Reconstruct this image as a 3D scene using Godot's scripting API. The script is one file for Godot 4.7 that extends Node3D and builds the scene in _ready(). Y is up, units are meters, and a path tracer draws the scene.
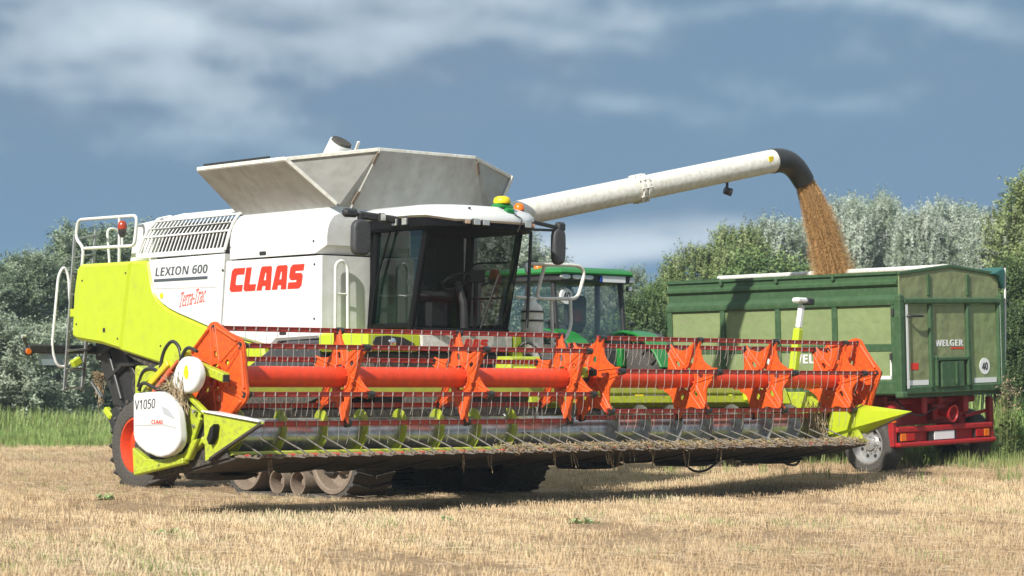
extends Node3D
# A combine harvester unloading grain into a tipping trailer at the edge of a stubble field.

const FARM := Vector3(-1.43, 0, -31.96)   # ground point under the front axle of the harvester
const TURN := 42.0                        # heading of harvester, tractor and trailer
var FX := Vector3(cos(deg_to_rad(TURN)), 0, -sin(deg_to_rad(TURN)))
var FZ := Vector3(sin(deg_to_rad(TURN)), 0, cos(deg_to_rad(TURN)))
var M := {}
var rng := RandomNumberGenerator.new()
var used := {}

# ---------------------------------------------------------------- mesh builder
class MB:
	var p := PackedVector3Array()
	func tri(a: Vector3, b: Vector3, c: Vector3, out: Vector3) -> void:
		var n := (b - a).cross(c - a)
		if n.dot(out) >= 0.0:
			p.append(a); p.append(c); p.append(b)
		else:
			p.append(a); p.append(b); p.append(c)
	func quad(a: Vector3, b: Vector3, c: Vector3, d: Vector3, out: Vector3) -> void:
		tri(a, b, c, out); tri(a, c, d, out)
	func box(c: Vector3, s: Vector3, bev := 0.0, bs := Basis()) -> void:
		var h := s * 0.5
		bev = min(bev, min(h.x, min(h.y, h.z)) * 0.9)
		var P := func(sg: Vector3, ax: int) -> Vector3:
			var v := Vector3(sg.x * (h.x - bev), sg.y * (h.y - bev), sg.z * (h.z - bev))
			v[ax] = sg[ax] * h[ax]
			return c + bs * v
		for ax in 3:
			var j := (ax + 1) % 3
			var k := (ax + 2) % 3
			for s1 in [-1.0, 1.0]:
				var q := []
				for e in [[-1.0, -1.0], [1.0, -1.0], [1.0, 1.0], [-1.0, 1.0]]:
					var sg := Vector3()
					sg[ax] = s1; sg[j] = e[0]; sg[k] = e[1]
					q.append(P.call(sg, ax))
				var o := Vector3(); o[ax] = s1
				quad(q[0], q[1], q[2], q[3], bs * o)
			if bev > 0.0:
				for s1 in [-1.0, 1.0]:
					for s2 in [-1.0, 1.0]:
						var a := Vector3(); a[ax] = s1; a[j] = s2; a[k] = -1.0
						var b := a; b[k] = 1.0
						var o := Vector3(); o[ax] = s1; o[j] = s2
						quad(P.call(a, ax), P.call(a, j), P.call(b, j), P.call(b, ax), bs * o)
		if bev > 0.0:
			for sx in [-1.0, 1.0]:
				for sy in [-1.0, 1.0]:
					for sz in [-1.0, 1.0]:
						var sg := Vector3(sx, sy, sz)
						tri(P.call(sg, 0), P.call(sg, 1), P.call(sg, 2), bs * sg)
	func bar(a: Vector3, b: Vector3, w: float, h: float, bev := 0.0, up := Vector3.UP) -> void:
		var z := (b - a).normalized()
		if absf(z.dot(up)) > 0.98:
			up = Vector3(0, 0, 1) if absf(z.z) < 0.9 else Vector3(1, 0, 0)
		var x := up.cross(z).normalized()
		box((a + b) * 0.5, Vector3(w, h, a.distance_to(b)), bev, Basis(x, z.cross(x), z))
	func ring(c: Vector3, u: Vector3, v: Vector3, r: float, n: int) -> PackedVector3Array:
		var o := PackedVector3Array()
		for i in n:
			var t := TAU * i / n
			o.append(c + (u * cos(t) + v * sin(t)) * r)
		return o
	func lathe(o: Vector3, ax: Vector3, prof: Array, n := 24) -> void:
		ax = ax.normalized()
		var u := ax.cross(Vector3.UP if absf(ax.y) < 0.9 else Vector3.RIGHT).normalized()
		var v := ax.cross(u)
		for i in prof.size() - 1:
			var A: Vector2 = prof[i]
			var B: Vector2 = prof[i + 1]
			var d := B - A
			var nn := Vector2(d.y, -d.x)     # profile runs so that outside lies to its right
			for k in n:
				var t0 := TAU * k / n
				var t1 := TAU * (k + 1) / n
				var e0 := u * cos(t0) + v * sin(t0)
				var e1 := u * cos(t1) + v * sin(t1)
				var out := (e0 + e1) * 0.5 * nn.x + ax * nn.y
				var a0 := o + e0 * A.x + ax * A.y
				var a1 := o + e1 * A.x + ax * A.y
				var b0 := o + e0 * B.x + ax * B.y
				var b1 := o + e1 * B.x + ax * B.y
				if A.x > 1e-5: tri(a0, a1, b1, out)
				if B.x > 1e-5: tri(a0, b1, b0, out)
	func cyl(a: Vector3, b: Vector3, r0: float, r1: float, n := 16) -> void:
		lathe(a, b - a, [Vector2(0, 0), Vector2(r0, 0), Vector2(r1, a.distance_to(b)), Vector2(0, a.distance_to(b))], n)
	func tube(pts: Array, r: float, n := 8, r1 := -1.0) -> void:
		if r1 < 0.0: r1 = r
		var rings := []
		var d0: Vector3 = (pts[1] - pts[0]).normalized()
		var u := d0.cross(Vector3.UP if absf(d0.y) < 0.9 else Vector3.RIGHT).normalized()
		for i in pts.size():
			var d: Vector3
			if i == 0: d = d0
			elif i == pts.size() - 1: d = (pts[i] - pts[i - 1]).normalized()
			else: d = ((pts[i + 1] - pts[i]).normalized() + (pts[i] - pts[i - 1]).normalized()).normalized()
			u = (u - d * u.dot(d)).normalized()
			rings.append(ring(pts[i], u, d.cross(u), lerpf(r, r1, float(i) / (pts.size() - 1)), n))
		for i in rings.size() - 1:
			for k in n:
				var k2 := (k + 1) % n
				quad(rings[i][k], rings[i][k2], rings[i + 1][k2], rings[i + 1][k], (rings[i][k] + rings[i][k2]) * 0.5 - pts[i])
		for e in [0, rings.size() - 1]:
			var out: Vector3 = (pts[0] - pts[1]) if e == 0 else (pts[e] - pts[e - 1])
			for k in n - 2:
				tri(rings[e][0], rings[e][k + 1], rings[e][k + 2], out)
	# polygon (in the plane bx, by through o) pushed out along bz by depth; both rims chamfered by bev
	func ext(poly: PackedVector2Array, o: Vector3, bx: Vector3, by: Vector3, bz: Vector3, depth: float, bev := 0.0, stp := 1) -> void:
		var n := poly.size()
		var area := 0.0
		for i in n:
			area += poly[i].x * poly[(i + 1) % n].y - poly[(i + 1) % n].x * poly[i].y
		var sg := 1.0 if area > 0.0 else -1.0
		var mit := PackedVector2Array()
		var inn := PackedVector2Array()
		for i in n:
			var e0 := (poly[i] - poly[(i + n - 1) % n]).normalized()
			var e1 := (poly[(i + 1) % n] - poly[i]).normalized()
			var n0 := Vector2(e0.y, -e0.x) * sg
			var n1 := Vector2(e1.y, -e1.x) * sg
			var m := n0 + n1
			m = m / maxf(m.length_squared() * 0.5, 0.35)
			mit.append(m); inn.append(poly[i] - m * bev)
		var at := func(q: Vector2, z: float) -> Vector3: return o + bx * q.x + by * q.y + bz * z
		for i in n:
			var j := (i + 1) % n
			var e := poly[j] - poly[i]
			var out: Vector3 = (bx * e.y - by * e.x) * sg
			quad(at.call(poly[i], bev), at.call(poly[j], bev), at.call(poly[j], depth - bev), at.call(poly[i], depth - bev), out)
			if bev > 0.0:
				for s in stp:
					var t0 := PI * .5 * s / stp
					var t1 := PI * .5 * (s + 1) / stp
					var a0 := poly[i] - mit[i] * bev * (1.0 - sin(t0))
					var b0 := poly[j] - mit[j] * bev * (1.0 - sin(t0))
					var a1 := poly[i] - mit[i] * bev * (1.0 - sin(t1))
					var b1 := poly[j] - mit[j] * bev * (1.0 - sin(t1))
					var z0 := bev * (1.0 - cos(t0))
					var z1 := bev * (1.0 - cos(t1))
					quad(at.call(a0, z0), at.call(b0, z0), at.call(b1, z1), at.call(a1, z1), out.normalized() - bz)
					quad(at.call(a0, depth - z0), at.call(b0, depth - z0), at.call(b1, depth - z1), at.call(a1, depth - z1), out.normalized() + bz)
		var src := inn if bev > 0.0 else poly
		var ix := Geometry2D.triangulate_polygon(src)
		if ix.is_empty(): print("no triangulation: ", src)
		for i in range(0, ix.size(), 3):
			tri(at.call(src[ix[i]], 0), at.call(src[ix[i + 1]], 0), at.call(src[ix[i + 2]], 0), -bz)
			tri(at.call(src[ix[i]], depth), at.call(src[ix[i + 1]], depth), at.call(src[ix[i + 2]], depth), bz)
	# profile in (z, y), pushed from x = a to x = b
	func sidex(pts: Array, a: float, b: float, bev := 0.0, stp := 1) -> void:
		ext(PackedVector2Array(pts), Vector3(a, 0, 0), Vector3(0, 0, 1), Vector3(0, 1, 0), Vector3(1, 0, 0), b - a, bev, stp)
	# profile in (x, y), pushed from z = a to z = b
	func facez(pts: Array, a: float, b: float, bev := 0.0, stp := 1) -> void:
		ext(PackedVector2Array(pts), Vector3(0, 0, a), Vector3(1, 0, 0), Vector3(0, 1, 0), Vector3(0, 0, 1), b - a, bev, stp)
	# thick sheet from a four-cornered patch
	func sheet(a: Vector3, b: Vector3, c: Vector3, d: Vector3, t: float) -> void:
		var n := (b - a).cross(d - a).normalized() * t
		var m := (a + b + c + d) * 0.25
		quad(a, b, c, d, -n); quad(a + n, b + n, c + n, d + n, n)
		quad(a, b, b + n, a + n, (a + b) * 0.5 - m); quad(b, c, c + n, b + n, (b + c) * 0.5 - m)
		quad(c, d, d + n, c + n, (c + d) * 0.5 - m); quad(d, a, a + n, d + n, (d + a) * 0.5 - m)
	# surface through a grid of points [row][column]
	func grid(rows: Array, out_from: Vector3) -> void:
		for i in rows.size() - 1:
			for k in rows[i].size() - 1:
				var m: Vector3 = (rows[i][k] + rows[i + 1][k + 1]) * 0.5
				quad(rows[i][k], rows[i][k + 1], rows[i + 1][k + 1], rows[i + 1][k], m - out_from)
	func mesh(angle := 38.0) -> ArrayMesh:
		var nf := p.size() / 3
		var fn := PackedVector3Array(); fn.resize(nf)
		var at := {}
		for f in nf:
			var nn := (p[f * 3 + 2] - p[f * 3]).cross(p[f * 3 + 1] - p[f * 3])
			fn[f] = nn
			if angle > 0.0:
				for k in 3:
					var key := p[f * 3 + k].snapped(Vector3.ONE * 0.0003)
					if at.has(key): at[key].append(f)
					else: at[key] = [f]
		var nr := PackedVector3Array(); nr.resize(p.size())
		var lim := cos(deg_to_rad(angle))
		for f in nf:
			var own := fn[f].normalized()
			for k in 3:
				if angle <= 0.0:
					nr[f * 3 + k] = own
					continue
				var s := Vector3.ZERO
				for g in at[p[f * 3 + k].snapped(Vector3.ONE * 0.0003)]:
					var o: Vector3 = fn[g]
					if o.normalized().dot(own) >= lim: s += o
				nr[f * 3 + k] = s.normalized() if s.length_squared() > 1e-20 else own
		var arr := []
		arr.resize(Mesh.ARRAY_MAX)
		arr[Mesh.ARRAY_VERTEX] = p
		arr[Mesh.ARRAY_NORMAL] = nr
		var m := ArrayMesh.new()
		m.add_surface_from_arrays(Mesh.PRIMITIVE_TRIANGLES, arr)
		return m

# ---------------------------------------------------------------- nodes
func numbered(called: String) -> String:
	var k: int = used.get(called, 0)
	used[called] = k + 1
	return called if k == 0 else "%s_%03d" % [called, k]

func tag(o: Node, label := "", category := "", group := "", kind := "") -> Node:
	if label: o.set_meta("label", label)
	if category: o.set_meta("category", category)
	if group: o.set_meta("group", group)
	if kind: o.set_meta("kind", kind)
	return o

func thing(called: String, label: String, category: String, at := Vector3.ZERO, turn := 0.0, group := "") -> Node3D:
	var o := Node3D.new()
	o.name = numbered(called)
	add_child(o)
	o.position = at
	o.rotation_degrees.y = turn
	tag(o, label, category, group)
	return o

func hold(parent: Node, called: String, at := Vector3.ZERO) -> Node3D:
	var o := Node3D.new()
	o.name = called
	o.position = at
	parent.add_child(o, true)
	return o

func put(parent: Node, called: String, mesh: Mesh, mat: Material, xf := Transform3D()) -> MeshInstance3D:
	var o := MeshInstance3D.new()
	o.name = called
	o.mesh = mesh
	o.material_override = mat
	o.transform = xf
	parent.add_child(o, true)
	return o

func part(parent: Node, called: String, b: MB, mat: Material, angle := 38.0) -> MeshInstance3D:
	return put(parent, called, b.mesh(angle), mat)

func W(x: float, y: float, z: float) -> Vector3:      # farm frame (x across, z ahead of the harvester) to world
	return FARM + FX * x + FZ * z + Vector3(0, y, 0)

func F(w: Vector3) -> Vector2:                         # world to farm frame
	return Vector2((w - FARM).dot(FX), (w - FARM).dot(FZ))

func ground_y(w: Vector3) -> float:
	var q := F(w)
	return (0.17 * smoothstep(3.2, 7.2, q.x) + 0.12 * smoothstep(7.2, 10.5, q.x)) * smoothstep(-30.0, -9.0, q.y) * (1.0 - 0.6 * smoothstep(6.0, 20.0, q.y))

# ---------------------------------------------------------------- materials
func srgb(c: Color) -> Color:
	return c.linear_to_srgb()

func noise_tex(a: Color, b: Color, freq: float, oct: int, lo: float, hi: float, px := 256, sd := 1, kind := FastNoiseLite.TYPE_SIMPLEX_SMOOTH, c := Color(0, 0, 0, 0), clo := 0.8) -> ImageTexture:
	var nz := FastNoiseLite.new()
	nz.seed = sd; nz.frequency = freq; nz.noise_type = kind
	nz.fractal_octaves = oct; nz.fractal_gain = 0.6
	var im := nz.get_seamless_image(px, px)
	im.convert(Image.FORMAT_L8)
	var d := im.get_data()
	var lut := []
	for i in 256:
		var t := clampf((i / 255.0 - lo) / (hi - lo), 0, 1)
		var k := a.lerp(b, t)
		if c.a > 0.0: k = k.lerp(c, .55 * smoothstep(clo - .06, clo + 0.26, i / 255.0))
		lut.append(srgb(k))
	var o := PackedByteArray(); o.resize(px * px * 3)
	for i in px * px:
		var k: Color = lut[d[i]]
		o[i * 3] = int(k.r * 255.0 + 0.5); o[i * 3 + 1] = int(k.g * 255.0 + 0.5); o[i * 3 + 2] = int(k.b * 255.0 + 0.5)
	var out := Image.create_from_data(px, px, false, Image.FORMAT_RGB8, o)
	out.generate_mipmaps()
	return ImageTexture.create_from_image(out)

# plain coloured surface (linear colour)
func flat(c: Color, rough := 0.5, metal := 0.0) -> StandardMaterial3D:
	var m := StandardMaterial3D.new()
	m.albedo_color = srgb(c)
	m.roughness = rough
	m.metallic = metal
	return m

# gentle waviness of pressed sheet metal
func dent(m: StandardMaterial3D, depth: float, sd: int) -> void:
	var nz := FastNoiseLite.new()
	nz.seed = sd; nz.frequency = .014; nz.fractal_octaves = 3; nz.fractal_gain = .45
	var im := nz.get_seamless_image(256, 256)
	im.convert(Image.FORMAT_RGBA8)
	im.bump_map_to_normal_map(6.0)
	m.normal_enabled = true
	m.normal_scale = depth * 4.0
	m.normal_texture = ImageTexture.create_from_image(im)

# mottled surface: a to b by noise, metres = size of one repeat
func mott(a: Color, b: Color, metres: float, rough: float, sd: int, metal := 0.0, c := Color(0, 0, 0, 0), clo := 0.75, freq := 0.02, lo := 0.25, hi := 0.75) -> StandardMaterial3D:
	var m := StandardMaterial3D.new()
	m.albedo_texture = noise_tex(a, b, freq, 5, lo, hi, 256, sd, FastNoiseLite.TYPE_SIMPLEX_SMOOTH, c, clo)
	m.uv1_triplanar = true
	m.uv1_scale = Vector3.ONE / metres
	m.roughness = rough
	m.metallic = metal
	return m

func make_materials() -> void:
	var L := func(r: float, g: float, b: float) -> Color: return Color(r, g, b)
	M.lime = mott(L.call(.47, .575, .022), L.call(.44, .535, .026), 1.7, .36, 3, 0.0, L.call(.40, .42, .10), .80)
	M.lime_dirty = mott(L.call(.44, .53, .020), L.call(.36, .41, .04), .7, .5, 4, 0.0, L.call(.20, .17, .07), .68, .03)
	M.white = mott(L.call(.70, .71, .70), L.call(.655, .66, .64), 1.3, .34, 5, 0.0, L.call(.62, .59, .50), .84)
	M.white_dirty = mott(L.call(.76, .755, .70), L.call(.60, .575, .49), .8, .5, 6, 0.0, L.call(.40, .34, .24), .78, .03)
	M.hopper = mott(L.call(.40, .40, .375), L.call(.34, .335, .305), 1.6, .55, 7, 0.0, L.call(.22, .20, .16), .74, .02)
	M.galv = mott(L.call(.46, .47, .46), L.call(.36, .36, .34), .6, .38, 8, .75)
	M.lifter = mott(L.call(.30, .29, .27), L.call(.16, .145, .12), .3, .45, 48, .5)
	M.orange = mott(L.call(.76, .112, .012), L.call(.55, .075, .014), .5, .45, 9, 0.0, L.call(.30, .11, .05), .70, .03)
	M.tube_red = mott(L.call(.80, .066, .014), L.call(.68, .055, .016), .9, .40, 10, 0.0, L.call(.42, .14, .08), .8)
	M.bat = mott(L.call(.50, .060, .040), L.call(.36, .045, .032), .25, .5, 11, 0.0, L.call(.5, .2, .16), .74, .05)
	M.tine = flat(L.call(.36, .33, .30), .45)
	M.cab_black = flat(L.call(.007, .007, .008), .55)
	M.cab_black.metallic_specular = .25
	M.lime_pale = mott(L.call(.48, .55, .07), L.call(.42, .47, .09), .9, .5, 44)
	M.glass_green = StandardMaterial3D.new()
	M.glass_green.transparency = BaseMaterial3D.TRANSPARENCY_ALPHA
	M.glass_green.albedo_color = Color(.08, .26, .20, .42)
	M.glass_green.roughness = .03
	M.deep_black = flat(L.call(.006, .006, .006), .9)
	M.black = mott(L.call(.022, .022, .023), L.call(.035, .034, .032), .5, .45, 12)
	M.dusty_black = mott(L.call(.030, .029, .027), L.call(.085, .075, .058), .7, .75, 13, 0.0, L.call(.16, .13, .09), .72, .03)
	M.rubber = mott(L.call(.035, .034, .033), L.call(.095, .085, .070), .35, .85, 14, 0.0, L.call(.17, .14, .10), .70, .04)
	M.grey_plastic = mott(L.call(.045, .046, .050), L.call(.060, .060, .062), .6, .55, 15)
	M.dark_steel = mott(L.call(.07, .068, .064), L.call(.035, .034, .032), .4, .5, 46, .3)
	M.rust_steel = mott(L.call(.26, .20, .15), L.call(.16, .115, .08), .4, .7, 16, .1, L.call(.34, .29, .23), .66, .035)
	M.under = mott(L.call(.075, .064, .053), L.call(.038, .032, .027), .9, .75, 17, 0.0, L.call(.19, .16, .12), .72, .03)
	M.drum = mott(L.call(.62, .62, .60), L.call(.40, .39, .37), .8, .30, 18, .85)
	M.rim_orange = mott(L.call(.72, .060, .010), L.call(.55, .055, .015), .4, .5, 19, 0.0, L.call(.30, .12, .06), .74)
	M.red = mott(L.call(.42, .012, .016), L.call(.31, .012, .014), .6, .5, 20, 0.0, L.call(.20, .045, .035), .78)
	M.tgreen = mott(L.call(.040, .092, .036), L.call(.056, .110, .048), 1.2, .5, 21, 0.0, L.call(.16, .19, .13), .80, .03)
	M.olive = mott(L.call(.225, .285, .120), L.call(.205, .260, .112), 1.4, .55, 22, 0.0, L.call(.25, .25, .15), .78, .018)
	M.olive_dull = mott(L.call(.240, .270, .130), L.call(.205, .235, .115), 1.2, .6, 23, 0.0, L.call(.23, .20, .13), .72, .02)
	M.jd = mott(L.call(.012, .200, .030), L.call(.016, .170, .030), 1.0, .32, 24)
	for k in [[M.olive, .10, 91], [M.olive_dull, .10, 92], [M.hopper, .10, 93], [M.tgreen, .08, 94], [M.white, .03, 95], [M.lime, .03, 96]]:
		dent(k[0], k[1], k[2])
	M.seat_red = flat(L.call(.20, .008, .02), .8)
	M.logo_red = flat(L.call(.74, .035, .012), .45)
	M.logo_dark = flat(L.call(.07, .085, .10), .5)
	M.sign_white = flat(L.call(.80, .80, .80), .5)
	M.tape = flat(L.call(.72, .73, .72), .4)
	M.ink = flat(L.call(.015, .015, .017), .6)
	M.yellow = flat(L.call(.78, .58, .01), .4)
	M.gps_green = flat(L.call(.01, .19, .035), .35)
	M.eu_blue = flat(L.call(.01, .05, .35), .5)
	M.ram = flat(L.call(.60, .13, .06), .4)
	M.chrome = flat(L.call(.75, .75, .75), .18, 1.0)
	M.rim_silver = mott(L.call(.55, .55, .54), L.call(.42, .41, .40), .3, .35, 25, .6)
	M.lamp_glass = flat(L.call(.62, .62, .58), .22, .5)
	M.lamp_orange = flat(L.call(.80, .17, .01), .2)
	M.lamp_red = flat(L.call(.45, .01, .01), .2)
	M.tarp = mott(L.call(.02, .10, .085), L.call(.03, .13, .11), .5, .6, 26)
	M.fabric = mott(L.call(.025, .026, .03), L.call(.04, .04, .045), .3, .9, 27)
	M.straw = flat(L.call(.55, .43, .24), .8)
	M.grain = mott(L.call(.60, .375, .155), L.call(.38, .215, .080), .25, .9, 28, 0.0, L.call(.20, .10, .03), .70, .045)
	M.grain.uv1_scale = Vector3(7, 1.6, 7)
	var g := StandardMaterial3D.new()
	g.transparency = BaseMaterial3D.TRANSPARENCY_ALPHA
	g.albedo_color = Color(.10, .20, .17, .20)
	g.roughness = .03
	g.metallic_specular = .5
	M.glass = g
	M.glass_thin = g.duplicate()
	M.glass_thin.albedo_color = Color(.15, .32, .28, .12)
	var g2: StandardMaterial3D = g.duplicate()
	g2.metallic_specular = .25
	g2.albedo_color = Color(.03, .08, .065, .34)
	M.glass_dark = g2
	var lf := StandardMaterial3D.new()
	lf.vertex_color_use_as_albedo = true
	lf.roughness = .6
	lf.cull_mode = BaseMaterial3D.CULL_DISABLED
	lf.backlight = Color(.42, .46, .28)
	M.leaf = lf
	var st := StandardMaterial3D.new()
	st.vertex_color_use_as_albedo = true
	st.roughness = .75
	st.cull_mode = BaseMaterial3D.CULL_DISABLED
	M.stalk = st
	M.bark = mott(L.call(.12, .095, .07), L.call(.06, .05, .04), .5, .9, 29)

# corner-cutting: turns a rough outline into a round one
func soft(pts: Array, times := 2) -> Array:
	for t in times:
		var o := []
		for i in pts.size():
			var a: Vector2 = pts[i]
			var b: Vector2 = pts[(i + 1) % pts.size()]
			o.append(a.lerp(b, .25)); o.append(a.lerp(b, .75))
		pts = o
	return pts

# ---------------------------------------------------------------- lettering
func glyph(ch: String) -> Array:
	match ch:
		"C": return [[.8, 1, .12, 1, 0, .88, 0, .12, .12, 0, .8, 0, .8, .28, .38, .28, .33, .33, .33, .67, .38, .72, .8, .72]]
		"L": return [[0, 1, .33, 1, .33, .28, .74, .28, .74, 0, .1, 0, 0, .1]]
		"A": return [[0, 0, .32, 0, .335, .18, .43, .18, .43, .42, .36, .42, .40, .74, .43, .74, .43, 1, .17, 1, .10, .93], [.86, 0, .54, 0, .525, .18, .43, .18, .43, .42, .50, .42, .46, .74, .43, .74, .43, 1, .69, 1, .76, .93]]
	return [[.8, 1, .12, 1, 0, .88, 0, .48, .12, .36, .47, .36, .47, .27, 0, .27, 0, 0, .68, 0, .8, .12, .8, .52, .68, .64, .33, .64, .33, .73, .8, .73]]

# heavy slanted logo letters, from o along bx, height h, total width w
func logo(parent: Node, called: String, o: Vector3, bx: Vector3, by: Vector3, bz: Vector3, w: float, h: float, mat: Material) -> void:
	var b := MB.new()
	var widths := {"C": .8, "L": .74, "A": .86, "S": .8}
	var total := .2
	for ch in "CLAAS": total += widths[ch] + .085
	var x := 0.0
	for ch in "CLAAS":
		for poly in glyph(ch):
			var q := PackedVector2Array()
			for i in range(0, poly.size(), 2):
				q.append(Vector2((x + poly[i] + .2 * poly[i + 1]) / total * w, poly[i + 1] * h))
			b.ext(q, o, bx, by, bz, .005)
		x += widths[ch] + .085
	part(parent, called, b, mat, 0.0)

func words(parent: Node, called: String, text: String, centre: Vector3, bx: Vector3, by: Vector3, w: float, h: float, mat: Material, slant := 0.0, font_name := "Droid Sans", bold := true) -> void:
	var f := SystemFont.new()
	f.font_names = PackedStringArray([font_name])
	f.font_weight = 700 if bold else 400
	var t := TextMesh.new()
	t.text = text
	t.font = f
	t.font_size = 64
	t.pixel_size = .01
	t.depth = .05
	t.curve_step = 2.0
	var ab := t.get_aabb()
	var sx := w / maxf(ab.size.x, .01)
	var sy := h / maxf(ab.size.y, .01)
	var bz := bx.cross(by)
	var bs := Basis(bx * sx, by * sy + bx * slant * h / maxf(ab.size.y, .01), bz * .08)
	var c := ab.position + ab.size * .5
	put(parent, called, t, mat, Transform3D(bs, centre - bs * c))

# ---------------------------------------------------------------- harvester
var spout_end := Vector3.ZERO
var spout_dir := Vector3.DOWN
func v2(a: Array) -> Array:
	var o := []
	for i in range(0, a.size(), 2): o.append(Vector2(a[i], a[i + 1]))
	return o

func wheel(parent: Node, called: String, c: Vector3, side: float, r: float, w: float, rr: float, rim_mat: Material, lugs: int, holes := false) -> Node3D:
	# side = -1: outer face looks to -x
	var n := hold(parent, called, c)
	var ax := Vector3(side, 0, 0)
	var b := MB.new()
	var h := w * .5
	b.lathe(Vector3.ZERO, ax, v2([rr * .96, -h * .8, rr * 1.08, -h * .95, r * .84, -h, r * .96, -h * .86, r, -h * .6, r, h * .6, r * .96, h * .86, r * .84, h, rr * 1.08, h * .95, rr * .96, h * .8]).map(func(q): return Vector2(q.x, q.y)), 44)
	for i in lugs:
		for s in [-1.0, 1.0]:
			var t: float = TAU * (i + (0.5 if s > 0 else 0.0)) / lugs
			var e := Vector3(0, sin(t), cos(t))
			var tg := Vector3(0, cos(t), -sin(t))
			b.bar(e * (r + .012) + ax * s * h * .04 + tg * .05, e * (r - .015) + ax * s * h * .97 - tg * .10, .045, .05, .008, e)
	part(n, "tyre", b, M.rubber, 30.0)
	b = MB.new()
	b.lathe(Vector3.ZERO, ax, [Vector2(rr * .98, h * .82), Vector2(rr * 1.03, h * .90), Vector2(rr * .96, h * .92), Vector2(rr * .88, h * .62), Vector2(rr * .84, h * .38), Vector2(rr * .50, h * .30), Vector2(rr * .42, h * .42), Vector2(0, h * .42)].map(func(q): return q), 36)
	part(n, "rim", b, rim_mat, 40.0)
	b = MB.new()
	b.lathe(Vector3.ZERO, ax, [Vector2(rr * .34, h * .40), Vector2(rr * .32, h * .62), Vector2(rr * .18, h * .70), Vector2(0, h * .70)], 24)
	for i in 8:
		var t := TAU * i / 8.0
		b.cyl(ax * h * .38 + Vector3(0, sin(t), cos(t)) * rr * .42, ax * h * .52 + Vector3(0, sin(t), cos(t)) * rr * .42, rr * .045, rr * .045, 6)
	part(n, "hub", b, M.dusty_black if not holes else M.rim_silver, 40.0)
	if holes:
		for i in 8:
			var t := TAU * (i + .5) / 8.0
			var hb := MB.new()
			var e := Vector3(0, sin(t), cos(t)) * rr * .66
			hb.cyl(ax * h * .30 + e, ax * h * .365 + e, rr * .10, rr * .10, 12)
			part(n, "rim_hole_shade", hb, M.black)  # black disc on the rim in place of a shaded hole
	return n

func rounded_path(pts: Array, r := .1, n := 4) -> Array:
	var o := [pts[0]]
	for i in range(1, pts.size() - 1):
		var p: Vector3 = pts[i]
		var a: Vector3 = p + (pts[i - 1] - p).normalized() * minf(r, p.distance_to(pts[i - 1]) * .45)
		var c: Vector3 = p + (pts[i + 1] - p).normalized() * minf(r, p.distance_to(pts[i + 1]) * .45)
		for k in n + 1:
			var t := float(k) / n
			o.append(a.lerp(p, t).lerp(p.lerp(c, t), t))
	o.append(pts[-1])
	return o

func rail(parent: Node, called: String, pts: Array, r: float, mat: Material, bend := .1) -> void:
	var b := MB.new()
	b.tube(rounded_path(pts, bend), r, 8)
	part(parent, called, b, mat, 60.0)

func lamp(parent: Node, called: String, c: Vector3, s: Vector3, face: Vector3, glass: Material, housing: Material = null) -> void:
	var b := MB.new()
	b.box(c, s, .012)
	var o := part(parent, called, b, housing if housing else M.black)
	b = MB.new()
	var e := Vector3(s.x if face.x == 0 else 0.0, s.y, s.z if face.z == 0 else 0.0) * .82
	b.box(c + face * (s * .5).dot(face.abs()) + face * .004, e + face.abs() * .012, .004)
	part(o, "lens", b, glass)

func beacon(parent: Node, at: Vector3, r := .075, mat: Material = null) -> void:
	var b := MB.new()
	b.lathe(at, Vector3.UP, v2([0, -.02, r * .9, -.02, r, .02, r * .9, .05, 0, .05]), 20)
	var o := part(parent, "beacon", b, M.black)
	b = MB.new()
	b.lathe(at, Vector3.UP, v2([0, .05, r * .95, .051, r, r * 1.1, r * .85, r * 1.7, r * .4, r * 2.05, 0, r * 2.1]), 20)
	part(o, "lens", b, mat if mat else M.lamp_orange, 60.0)

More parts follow.
